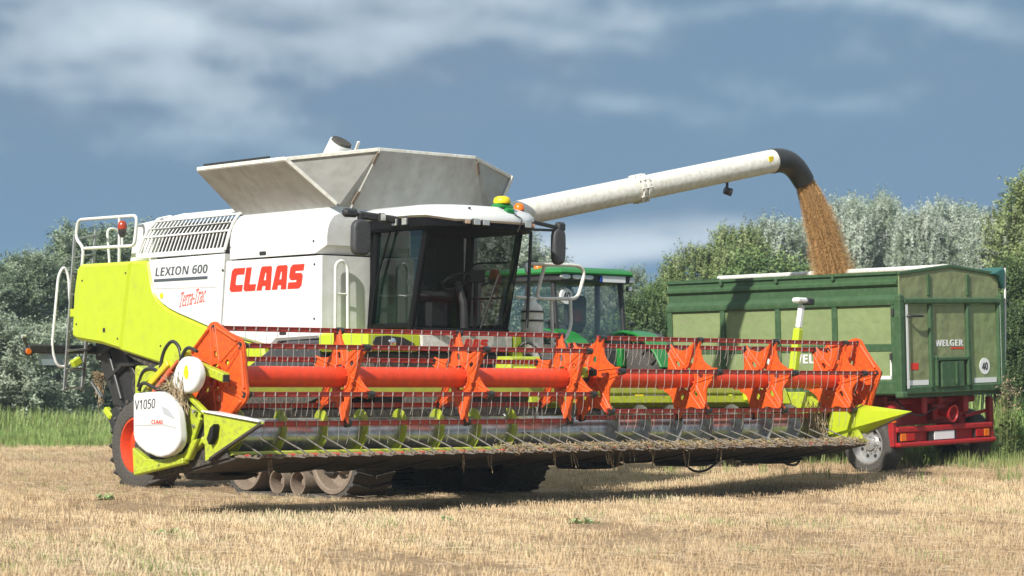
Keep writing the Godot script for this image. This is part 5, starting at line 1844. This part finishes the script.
func build_stubble() -> void:
	# three kinds of stubble tuft
	var kinds := []
	for v in 3:
		var b := MB.new()
		for i in 15:
			var o := Vector3(rng.randf_range(-.11, .11), -.01, rng.randf_range(-.045, .045))
			var hgt := rng.randf_range(.035, .095)
			blade(b, o, o + Vector3(rng.randf_range(-.4, .4) * hgt, hgt, rng.randf_range(-.4, .4) * hgt), rng.randf_range(.0014, .0028), rng.randf_range(0, PI), .85)
		kinds.append(b.mesh(0.0))
	var lying := MB.new()
	for i in 7:
		var o := Vector3(rng.randf_range(-.16, .16), rng.randf_range(.008, .05), rng.randf_range(-.16, .16))
		var a := rng.randf_range(0, TAU)
		var L := rng.randf_range(.06, .24)
		var d := Vector3(cos(a), rng.randf_range(-.12, .22), sin(a)) * L
		var sd := Vector3(-sin(a), .3, cos(a)) * .0017
		lying.quad(o - sd, o + sd, o + d + sd, o + d - sd, Vector3.UP)
	var patch := FastNoiseLite.new(); patch.seed = 8; patch.frequency = .22; patch.fractal_octaves = 3
	var xfs := [[], [], []]
	var cols := [[], [], []]
	var lx := []
	var lc := []
	var d := 15.5
	while d < 74.0:
		var row_step := .052 * (1.0 + maxf(0.0, d - 22.0) * .035)
		d += row_step
		var half := d * .2133 + 2.6
		var x := -half
		while x < half:
			x += rng.randf_range(.10, .26) * (1.0 + maxf(0.0, d - 22.0) * .012)
			var w := Vector3(x, 0, -d + rng.randf_range(-.05, .05))
			var q := F(w)
			if absf(q.x) > .95 and absf(q.x) < 1.72 and q.y > -2.1 and q.y < 1.15: continue
			if q.x > EDGE + .6 * sin(q.y * .6) + rng.randf_range(-.9, .5): continue
			# drilled rows follow the harvester's heading
			var row: float = q.x / .15
			if absf(row - roundf(row)) > .33 and d < 34.0: continue
			var n := patch.get_noise_2d(q.x * 1.6, q.y * .7)
			var wide := patch.get_noise_2d(q.x * .35 + 40.0, q.y * .16)
			if n < -.20 and rng.randf() < .8: continue
			var k := rng.randi() % 3
			var s := rng.randf_range(.75, 1.25) * (1.0 + .25 * n)
			if q.x > -3.4 and q.x < 2.0 and q.y > -6.0 and q.y < 2.6: s *= .62
			w.y = ground_y(w)
			xfs[k].append(Transform3D(Basis(Vector3.UP, deg_to_rad(TURN) + PI * .5 + rng.randf_range(-.25, .25)).scaled(Vector3(s, s * rng.randf_range(.7, 1.2), s)), w))
			var c := Color(.74, .575, .355).lerp(Color(.53, .37, .195), rng.randf()).lerp(Color(.66, .56, .39), maxf(0.0, n) * .8)
			c = c.lerp(Color(.40, .285, .165), clampf(.28 - wide * 1.1, 0.0, .75))
			if rng.randf() < .07: c = Color(.25, .18, .10)
			if n > .18 and rng.randf() < .13: c = Color(.24, .30, .10)
			cols[k].append(c)
			if rng.randf() < .45:
				lx.append(Transform3D(Basis(Vector3.UP, rng.randf_range(0, TAU)).scaled(Vector3.ONE * rng.randf_range(.7, 1.3)), w + Vector3(0, .004, 0)))
				lc.append(Color(.70, .57, .40).lerp(Color(.40, .29, .165), rng.randf()))
	for k in 3:
		stuff("stubble", ["short cut straw stubble standing in rows on the field", "bent straw stubble between the rows on the field", "thin broken stubble scattered over the field"][k], "stubble", kinds[k], M.stalk, xfs[k], cols[k])
	stuff("loose_straw", "loose chopped straw lying flat between the stubble", "straw", lying.mesh(0.0), M.stalk, lx, lc)

func build_grass() -> void:
	var kinds := []
	for v in 3:
		var b := MB.new()
		for i in 11:
			var o := Vector3(rng.randf_range(-.10, .10), -.02, rng.randf_range(-.10, .10))
			var a := rng.randf_range(0, TAU)
			var hgt := rng.randf_range(.25, .55)
			var lean := Vector3(cos(a), 0, sin(a)) * hgt * rng.randf_range(.08, .40)
			var mid := o + Vector3(0, hgt * .6, 0) + lean * .35
			var u := Vector3(-sin(a), 0, cos(a)) * .008
			b.quad(o - u, o + u, mid + u * .8, mid - u * .8, lean + Vector3(0, .1, 0))
			b.tri(mid - u * .8, mid + u * .8, o + Vector3(0, hgt, 0) + lean, lean + Vector3(0, .3, 0))
		kinds.append(b.mesh(0.0))
	var xfs := [[], [], []]
	var cols := [[], [], []]
	var patch := FastNoiseLite.new(); patch.seed = 18; patch.frequency = .16; patch.fractal_octaves = 3
	for i in 62000:
		# strip behind the edge of the field, in the farm frame
		var z := rng.randf_range(-52.0, 10.0)
		var off := pow(rng.randf(), 1.4) * 13.0
		var x := EDGE + .6 * sin(z * .6) + off - .35
		if rng.randf() < .06: x -= rng.randf_range(0, 2.2)
		if x < 10.15 and z > -9.0 and z < 2.9 and x > 6.4: continue
		var w := W(x, 0, z)
		var d := -w.z
		if absf(w.x) > d * .2133 + 3.0: continue
		w.y = ground_y(w)
		var n := patch.get_noise_2d(x, z)
		var s := rng.randf_range(.45, 1.2) * (1.0 + 1.1 * maxf(0.0, n)) * lerpf(.55, 1.25, smoothstep(0.0, 4.0, off))
		var k := rng.randi() % 3
		xfs[k].append(Transform3D(Basis(Vector3.UP, rng.randf_range(0, TAU)).scaled(Vector3(s * 1.1, s, s * 1.1)), w))
		var c := Color(.155, .26, .05).lerp(Color(.26, .36, .10), rng.randf())
		if n > .12: c = c.lerp(Color(.30, .33, .12), .55 * rng.randf())
		if rng.randf() < .05: c = Color(.42, .36, .17)
		cols[k].append(c)
	# grass that grows up through the stubble by the trailer
	for i in 2600:
		var x := rng.randf_range(5.6, 10.4)
		var z := rng.randf_range(-1.5, 7.5)
		if rng.randf() > smoothstep(5.0, 9.5, x): continue
		if x < 8.4 and x > 6.2 and z < 4.6: continue
		var w := W(x, 0, z)
		w.y = ground_y(w)
		var s := rng.randf_range(.22, .62)
		var k := rng.randi() % 3
		xfs[k].append(Transform3D(Basis(Vector3.UP, rng.randf_range(0, TAU)).scaled(Vector3(s, s, s)), w))
		cols[k].append(Color(.14, .22, .05).lerp(Color(.30, .32, .12), rng.randf()))
	for k in 3:
		stuff("grass", ["tall green grass along the edge of the field", "fresh meadow grass between the field and the trees", "mixed green grass in the verge behind the trailer"][k], "grass", kinds[k], M.leaf, xfs[k], cols[k])

# ---------------------------------------------------------------- trees
var crowns := {}

func spray(kind: String, col: Color, r: RandomNumberGenerator) -> ArrayMesh:
	var b := MB.new()
	var L := .12 if kind == "willow" else .080
	var wd := .019 if kind == "willow" else .027
	for i in 14:
		var t := i / 13.0
		var a := i * 2.4
		var o := Vector3(0, t * .42 - .05, t * .12)
		var d := Vector3(cos(a), r.randf_range(.1, .9), sin(a)).normalized()
		var sd := d.cross(Vector3(r.randf_range(-.5, .5), 1, r.randf_range(-.5, .5))).normalized() * wd
		var l := L * r.randf_range(.7, 1.2)
		var nn := d.cross(sd)
		b.tri(o, o + d * l * .5 + sd, o + d * l, nn)
		b.tri(o, o + d * l, o + d * l * .5 - sd, nn)
	var arr: Array = b.mesh(0.0).surface_get_arrays(0)
	var cs := PackedColorArray()
	for i in b.p.size() / 3:
		var c := col * r.randf_range(.8, 1.2)
		for k in 3: cs.append(c)
	arr[Mesh.ARRAY_COLOR] = cs
	var m := ArrayMesh.new()
	m.add_surface_from_arrays(Mesh.PRIMITIVE_TRIANGLES, arr)
	return m

# crown and trunk of one tree shape, built once per kind and reused at other sizes
func tree_shape(key: String, hgt: float, wid: float, kind: String, cols: Array, seedv: int, dens: float) -> Array:
	if crowns.has(key): return crowns[key]
	var r := RandomNumberGenerator.new()
	r.seed = seedv
	var sp := []
	for c in cols:
		sp.append(spray(kind, c, r))
		sp.append(spray(kind, c * 1.15, r))
	var b := MB.new()
	b.tube([Vector3(0, -.1, 0), Vector3(.05, hgt * .2, .04), Vector3(-.06, hgt * .45, 0), Vector3(.05, hgt * .8, .05)], .02 * hgt, 8, .02)
	var clumps := []
	var nc := int(30 * dens + hgt * wid * 1.6 * dens)
	for i in nc:
		var y := lerpf(.05, .97, pow(r.randf(), .8))
		var en := sqrt(maxf(0.0, 1.0 - pow(absf(y - .42) / .60, 2.2)))
		var a := r.randf_range(0, TAU)
		var rad := sqrt(r.randf_range(.12, 1.0)) * en * wid * .5 * r.randf_range(.72, 1.10)
		clumps.append([Vector3(cos(a) * rad, y * hgt, sin(a) * rad), r.randf_range(.075, .145) * wid * lerpf(1.0, .70, y) + .10])
	for i in mini(nc, 22):
		var c: Vector3 = clumps[i][0]
		var st := Vector3(0, c.y * r.randf_range(.35, .6), 0)
		b.tube([st, st.lerp(c, .5) + Vector3(0, .2, 0), c], .006 * hgt, 5, .008)
	var st := SurfaceTool.new()
	for cl in clumps:
		var tone := r.randi() % sp.size()
		var R: float = cl[1]
		for i in int(85.0 * R * R / .36 * dens) + 26:
			var u := Vector3(r.randfn(), r.randfn() + .25, r.randfn()).normalized()
			var p: Vector3 = cl[0] + u * R * r.randf_range(.45, 1.08) * Vector3(1, 1.25, 1)
			if p.y < .05: continue
			var y := (u + Vector3(0, .9, 0) + Vector3(r.randfn(), r.randfn(), r.randfn()) * .35).normalized()
			var x := y.cross(Vector3(r.randfn(), r.randfn(), r.randfn())).normalized()
			var k: int = tone if r.randf() < .6 else r.randi() % sp.size()
			st.append_from(sp[k], 0, Transform3D(Basis(x, y, x.cross(y)).scaled(Vector3.ONE * r.randf_range(.7, 1.35)), p))
	crowns[key] = [b.mesh(60.0), st.commit(), hgt, wid]
	return crowns[key]

func tree(called: String, label: String, group: String, X: float, d: float, hgt: float, wid: float, shape: Array, seedv: int) -> void:
	var at := Vector3(X, 0, -d)
	at.y = ground_y(at) - .05
	var t := thing(called, label, "tree" if called != "bush" else "bush", at, 0.0, group)
	var bs := Basis(Vector3.UP, seedv * 2.39).scaled(Vector3(wid / shape[3], hgt / shape[2], wid / shape[3]))
	put(t, "trunk", shape[0], M.bark, Transform3D(bs, Vector3.ZERO))
	put(t, "crown", shape[1], M.leaf, Transform3D(bs, Vector3.ZERO))

func build_trees() -> void:
	var silver := [Color(.37, .42, .335), Color(.31, .365, .275), Color(.43, .475, .395), Color(.23, .285, .19)]
	var grey := [Color(.205, .26, .165), Color(.17, .225, .13), Color(.25, .305, .21), Color(.145, .20, .11)]
	var green := [Color(.125, .195, .055), Color(.085, .145, .04), Color(.18, .24, .075), Color(.06, .11, .03)]
	var olive := [Color(.19, .245, .08), Color(.13, .185, .055), Color(.24, .28, .115)]
	var pal := {"silver": silver, "grey": grey, "green": green, "olive": olive}
	var haze_tint := [Color(.27, .32, .22), Color(.23, .285, .18), Color(.32, .36, .26)]  # bush leaf colours lightened to stand for dusty haze
	pal["haze_tint"] = haze_tint
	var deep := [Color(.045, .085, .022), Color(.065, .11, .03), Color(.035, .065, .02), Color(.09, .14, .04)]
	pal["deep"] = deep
	var gl := "trees beyond the field edge"
	# [called, label, screen column, top row, distance, width in columns, leaf, colours]
	var rows := [
		["willow_tree", "grey-green willow at the picture's far left edge", -35, 268, 78, 120, "grey"],
		["willow_tree", "round grey-green willow left of the harvester's ladder", 28, 252, 80, 100, "grey"],
		["willow_tree", "tallest grey-green willow rising behind the harvester's rear railing", 88, 226, 84, 120, "grey"],
		["willow_tree", "grey willow showing through the railing beside the engine grille", 150, 228, 86, 110, "grey"],
		["willow_tree", "willow almost hidden behind the harvester's white body", 225, 250, 88, 110, "grey"],
		["willow_tree", "willow mostly hidden behind the harvester's cab", 400, 262, 92, 130, "grey"],
		["willow_tree", "pale silver willow between the cab and its outer mirror", 506, 228, 92, 92, "silver"],
		["willow_tree", "low grey willow seen through the tractor's windows", 575, 292, 94, 90, "grey"],
		["willow_tree", "grey-green willow above the tractor's roof end", 622, 268, 90, 76, "grey"],
		["broadleaf_tree", "leafy green tree just left of the trailer's front end", 662, 284, 62, 66, "green"],
		["broadleaf_tree", "olive-green tree behind the front half of the trailer", 700, 246, 80, 84, "olive"],
		["broadleaf_tree", "domed green tree well left of the falling grain", 738, 229, 84, 78, "olive"],
		["willow_tree", "silver willow directly left of the falling grain", 775, 221, 92, 60, "silver"],
		["willow_tree", "slim silver willow behind the falling grain", 815, 220, 94, 54, "silver"],
		["willow_tree", "tall silver willow just right of the falling grain", 851, 197, 92, 56, "silver"],
		["willow_tree", "tall silver willow above the trailer's rear side panel", 884, 199, 94, 50, "silver"],
		["willow_tree", "lower silver willow above the trailer's corner post", 918, 210, 90, 52, "silver"],
		["willow_tree", "broad silver willow above the tailgate gable", 960, 202, 92, 66, "silver"],
		["willow_tree", "silver willow above the rolled tarp", 1004, 212, 88, 60, "silver"],
		["broadleaf_tree", "green tree cut by the right picture edge", 1046, 182, 74, 118, "olive"],
		["willow_tree", "silver willow outside the right end of the row", 1090, 205, 88, 110, "silver"],
	]
	var k := 0
	for q in rows:
		var s: float = 2400.0 / q[4]
		var hgt: float = (392 - q[3]) / s + 1.36 - .25
		var v := k % (3 if q[6] in ["silver", "grey"] else 2)
		var sh := tree_shape(q[6] + str(v), 7.0, 3.9, "willow" if q[6] in ["silver", "grey"] else "leaf", pal[q[6]], 300 + v * 7, 1.2)
		tree(q[0], q[1], gl, (q[2] - 512) / s, q[4], hgt, q[5] / s * (1.42 if q[6] == "silver" else 1.15), sh, k)
		k += 1
	# lower bushes in front of the trees
	var bushes := [
		["thick dark bush at the left edge below the willows", -5, 318, 70, 110, "haze_tint"],
		["grey-green bush behind the harvester's tail lamps", 45, 330, 71, 90, "haze_tint"],
		["bush behind the harvester's rear ladder", 96, 326, 73, 90, "haze_tint"],
		["bush behind the harvester's rear wheel", 160, 335, 74, 100, "haze_tint"],
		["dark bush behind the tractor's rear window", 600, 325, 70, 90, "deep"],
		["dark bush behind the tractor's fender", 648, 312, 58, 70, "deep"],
		["green bush behind the trailer's front corner", 690, 300, 66, 80, "green"],
		["green bush hidden behind the middle of the trailer", 770, 262, 74, 120, "green"],
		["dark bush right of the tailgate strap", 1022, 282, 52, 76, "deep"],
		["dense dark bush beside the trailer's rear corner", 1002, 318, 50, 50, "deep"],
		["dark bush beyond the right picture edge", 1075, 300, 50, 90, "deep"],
	]
	for q in bushes:
		var s: float = 2400.0 / q[3]
		var hgt: float = (392 - q[2]) / s + 1.36 - .25
		var sh := tree_shape("bush " + q[5] + str(k % 2), 3.4, 3.0, "willow" if q[5] in ["grey", "haze_tint"] else "leaf", pal[q[5]], 500 + k % 2, 1.2)
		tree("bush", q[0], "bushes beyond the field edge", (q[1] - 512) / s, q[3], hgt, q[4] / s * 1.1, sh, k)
		k += 1

# a leafy stalk of weeds
func weed(label: String, w: Vector3, hgt: float, wid: float, seedv: int, col: Color, tip: Color) -> void:
	var r := RandomNumberGenerator.new()
	r.seed = seedv
	w.y = ground_y(w)
	var t := thing("weed", label, "plant", w, 0.0, "weeds")
	var b := MB.new()
	var lf := MB.new()
	var hd := MB.new()
	var ns := int(9 + wid * 22)
	for i in ns:
		var o := Vector3(r.randf_range(-.5, .5) * wid * .5, -.02, r.randf_range(-.5, .5) * wid * .5)
		var h := hgt * r.randf_range(.6, 1.0)
		var e := o + Vector3(r.randf_range(-.2, .2) * wid, h, r.randf_range(-.2, .2) * wid)
		b.tube([o, o.lerp(e, .5) + Vector3(r.randf_range(-.02, .02), 0, 0), e], .006, 4, .003)
		for k in 8:
			var p := o.lerp(e, r.randf_range(.05, .95))
			var a := r.randf_range(0, TAU)
			var d := Vector3(cos(a), r.randf_range(-.2, .8), sin(a)) * r.randf_range(.03, .06) * (1.0 + hgt * .8)
			var sd := Vector3(-sin(a), 0, cos(a)) * d.length() * .26
			lf.tri(p, p + d * .5 + sd, p + d, Vector3.UP); lf.tri(p, p + d, p + d * .5 - sd, Vector3.UP)
		if tip.a > 0.0:
			for k in 16:
				var p := e + Vector3(r.randfn(), r.randfn() * .7, r.randfn()) * .05
				var d := Vector3(r.randfn(), r.randfn(), r.randfn()) * .022
				hd.tri(p, p + d, p + d.cross(Vector3(.6, .5, .3)).normalized() * .03, Vector3.UP)
	var lm := flat(col, .7)
	lm.backlight = Color(.25, .3, .1)
	part(t, "stem", b, flat(col * .8, .8))
	part(t, "leaf", lf, lm, 0.0)
	if tip.a > 0.0: part(t, "seed_head", hd, flat(tip, .9), 0.0)

func build_weeds() -> void:
	var at := func(px: float, d: float) -> Vector3: return Vector3((px - 512.0) / 2400.0 * d, 0, -d)
	weed("dead brown thistle stalk beside the trailer's rear corner", at.call(1008, 36.5), 1.35, .5, 1, Color(.15, .19, .06), Color(.34, .24, .16))
	weed("tall leafy weed at the right edge by the trailer", at.call(1020, 37.0), 1.1, .6, 2, Color(.12, .20, .045), Color(0, 0, 0, 0))
	weed("green weed under the trailer's bumper", at.call(930, 36.3), .35, .6, 3, Color(.14, .23, .05), Color(0, 0, 0, 0))
	weed("small green weed in the stubble, lower left", at.call(167, 22.6), .09, .42, 4, Color(.30, .41, .18), Color(0, 0, 0, 0))
	weed("small green weed in front of the harvester's rear wheel", at.call(107, 30.2), .10, .36, 5, Color(.28, .39, .16), Color(0, 0, 0, 0))
	weed("small green weed below the track's shadow", at.call(446, 25.0), .10, .16, 6, Color(.28, .38, .16), Color(0, 0, 0, 0))
	weed("tiny green weed in the stubble below the far half of the header", at.call(797, 25.6), .06, .22, 7, Color(.26, .34, .13), Color(0, 0, 0, 0))
	weed("pale green weed in the middle of the stubble", at.call(583, 24.8), .08, .50, 8, Color(.32, .41, .19), Color(0, 0, 0, 0))

# ---------------------------------------------------------------- straw caught on the machine, falling grain
func strands(called: String, label: String, spots: Array) -> void:
	# spots: [centre, half size, count, length, how much it hangs]
	var b := MB.new()
	for s in spots:
		for i in s[2]:
			var c: Vector3 = s[0] + Vector3(rng.randf_range(-1, 1) * s[1].x, rng.randf_range(-1, 1) * s[1].y, rng.randf_range(-1, 1) * s[1].z)
			var L: float = s[3] * rng.randf_range(.4, 1.1)
			var a := rng.randf_range(0, TAU)
			var d := Vector3(cos(a), rng.randf_range(-.5, .35), sin(a)).normalized().lerp(Vector3(rng.randf_range(-.3, .3), -1, rng.randf_range(-.2, .2)), s[4]).normalized() * L
			var bend := Vector3(rng.randf_range(-.2, .2), rng.randf_range(-.25, .1), rng.randf_range(-.2, .2)) * L
			b.tube([c - d * .5, c + bend * .5, c + d * .5 + bend * .3], rng.randf_range(.003, .0055), 3)
	var o := part(self, called, b, mott(Color(.46, .36, .215), Color(.22, .165, .095), .3, .8, 71), 60.0)
	o.transform = Transform3D(Basis(Vector3.UP, deg_to_rad(TURN)), FARM)
	tag(o, label, "straw", "", "stuff")

func build_straw() -> void:
	var knife := []
	for i in 46:
		var x := -1.6 + i * .142
		knife.append([Vector3(x, .70, 3.70), Vector3(.12, .034, .15), int(rng.randf_range(34, 62) * (1.6 if x > -.6 and x < 1.2 else 1.0)), .26, .0])
	for i in 14:
		knife.append([Vector3(-5.0 + i * .25, .69, 3.72), Vector3(.12, .012, .08), 3, .18, .0])
	strands("knife_straw", "chopped straw lying along the cutting knife of the header", knife)
	var hang := []
	for x in [-4.95, -2.2, -1.75, -.75, -.45, .1, .2, .35, .55, .9, 1.5, 2.1]:
		hang.append([Vector3(x, .56, 3.74), Vector3(.03, .02, .03), 3, .30, .9])
	strands("hanging_straw", "long straws hanging below the cutting knife", hang)
	strands("end_straw", "bundle of straw caught between drive cover and gearbox cover at the near header end", [[Vector3(-5.58, 1.34, 2.95), Vector3(.05, .10, .12), 130, .32, .65], [Vector3(-5.57, 1.10, 3.02), Vector3(.03, .12, .05), 60, .30, .9], [Vector3(-5.55, 1.42, 2.72), Vector3(.05, .06, .14), 50, .2, .2]])
	strands("far_end_straw", "clump of dry straw inside the far header end", [[Vector3(4.85, .95, 2.95), Vector3(.16, .16, .12), 150, .36, .75]])
	strands("chopper_straw", "brown straw bunch hanging behind the straw chopper", [[Vector3(-1.05, 1.56, -5.85), Vector3(.08, .10, .08), 150, .16, .1], [Vector3(-1.05, 1.34, -5.82), Vector3(.05, .12, .05), 40, .22, .8]])

func build_grain() -> void:
	# stream from the spout down to the load, in the farm frame
	var v0 := spout_dir * 2.95
	var A := spout_end - spout_dir * .10
	var nz := FastNoiseLite.new(); nz.seed = 4; nz.frequency = 2.1; nz.fractal_octaves = 4
	var rows := []
	var T := .47
	for i in 61:
		var u := i / 60.0
		var t := u * T
		var c := A + v0 * t + Vector3(0, -4.9 * t * t, 0)
		var vel := v0 + Vector3(0, -9.8 * t, 0)
		var dir := vel.normalized()
		var px := dir.cross(Vector3(0, 0, 1)).normalized()
		var pz := px.cross(dir)
		var row := []
		for k in 41:
			var a := TAU * (k % 40) / 40.0
			# the same threads run all the way down, so the sheet shows long folds
			var fold := nz.get_noise_3d(cos(a) * 1.6, u * .55, sin(a) * 1.6) * .9 + (absf(nz.get_noise_3d(cos(a) * 3.2, u * .5 + 7.0, sin(a) * 3.2)) * 2.4 - .55) * .45
			var rr := lerpf(.125, .275, u) * (1.0 + fold * lerpf(.3, 1.0, u))
			rr *= lerpf(.95, .74, u)
			row.append(c + px * cos(a) * rr + pz * sin(a) * rr)
		rows.append(row)
	var b := MB.new()
	for i in 60:
		for k in 40:
			var m: Vector3 = (rows[i][k] + rows[i + 1][k + 1]) * .5
			var t := (i + .5) / 60.0 * T
			b.quad(rows[i][k], rows[i][k + 1], rows[i + 1][k + 1], rows[i + 1][k], m - (A + v0 * t + Vector3(0, -4.9 * t * t, 0)))
	var o := part(self, "falling_grain", b, M.grain, 60.0)
	o.transform = Transform3D(Basis(Vector3.UP, deg_to_rad(TURN)), FARM)
	tag(o, "golden brown grain pouring from the auger spout into the trailer", "grain", "", "stuff")
	# single grains round the stream
	var g := MB.new()
	for s in [-1.0, 1.0]:
		for k in 4:
			var a0 := TAU * k / 4.0
			var a1 := TAU * (k + 1) / 4.0
			g.tri(Vector3(0, s * .0075, 0), Vector3(cos(a0) * .0038, 0, sin(a0) * .0038), Vector3(cos(a1) * .0038, 0, sin(a1) * .0038), Vector3(cos(a0), s, sin(a0)))
	var xf := []
	var cc := []
	for i in 110000:
		var u := pow(rng.randf(), .85)
		var t := u * T
		var c := A + v0 * t + Vector3(0, -4.9 * t * t, 0)
		var dir := (v0 + Vector3(0, -9.8 * t, 0)).normalized()
		var px := dir.cross(Vector3(0, 0, 1)).normalized()
		var a := rng.randf_range(0, TAU)
		var fold := nz.get_noise_3d(cos(a) * 1.6, u * .55, sin(a) * 1.6) * .9 + (absf(nz.get_noise_3d(cos(a) * 3.2, u * .5 + 7.0, sin(a) * 3.2)) * 2.4 - .55) * .45
		var rr := lerpf(.125, .275, u) * (1.0 + fold * lerpf(.3, 1.0, u)) * (rng.randf_range(.72, 1.02) + absf(rng.randfn()) * .16 * smoothstep(0.0, .5, u))
		var p := c + px * cos(a) * rr + px.cross(dir) * sin(a) * rr
		xf.append(Transform3D(Basis.from_euler(Vector3(rng.randf() * 6, rng.randf() * 6, rng.randf() * 6)).scaled(Vector3.ONE * rng.randf_range(.75, 1.25)), p))
		cc.append(Color(.64, .41, .18).lerp(Color(.40, .23, .085), rng.randf()))
	var st := stuff("loose_grains", "", "", g.mesh(0.0), M.stalk, xf, cc, o)
	st.set_meta("kind", "stuff")

# ---------------------------------------------------------------- scene
func _ready() -> void:
	rng.seed = 20240
	var cam := Camera3D.new()
	cam.name = "camera"
	cam.position = Vector3(0, 1.36, 0)
	cam.rotation_degrees = Vector3(2.4812, 0, 0)
	cam.fov = 13.691
	cam.near = .1
	cam.far = 4000.0
	add_child(cam)
	cam.current = true
	var at := CameraAttributesPhysical.new()
	at.frustum_focal_length = 99.96
	at.frustum_focus_distance = 29.5
	at.frustum_near = .1
	at.frustum_far = 4000.0
	at.exposure_aperture = 4.0
	cam.attributes = at
	var we := WorldEnvironment.new()
	we.name = "world_environment"
	var env := Environment.new()
	env.background_mode = Environment.BG_SKY
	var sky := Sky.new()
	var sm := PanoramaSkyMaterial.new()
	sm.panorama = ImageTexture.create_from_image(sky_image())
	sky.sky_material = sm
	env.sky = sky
	env.background_energy_multiplier = 1.0
	env.tonemap_mode = Environment.TONE_MAPPER_LINEAR
	env.tonemap_exposure = 1.28
	env.fog_enabled = true
	env.fog_density = .0005
	env.fog_light_color = Color(.80, .86, .90)
	env.sdfgi_enabled = true
	env.ssao_enabled = true
	env.ssil_enabled = true
	we.environment = env
	add_child(we)
	var sun := DirectionalLight3D.new()
	sun.name = "sun"
	sun.light_color = Color(1.0, .98, .945)
	sun.light_energy = 1.5
	sun.light_angular_distance = 1.2
	sun.shadow_enabled = true
	add_child(sun)
	sun.look_at_from_position(Vector3.ZERO, -Vector3(-.38, .535, .62), Vector3.UP)
	make_materials()
	build_ground()
	build_harvester()
	build_trailer()
	build_tractor()
	build_grain()
	build_straw()
	build_trees()
	build_grass()
	build_stubble()
	build_weeds()
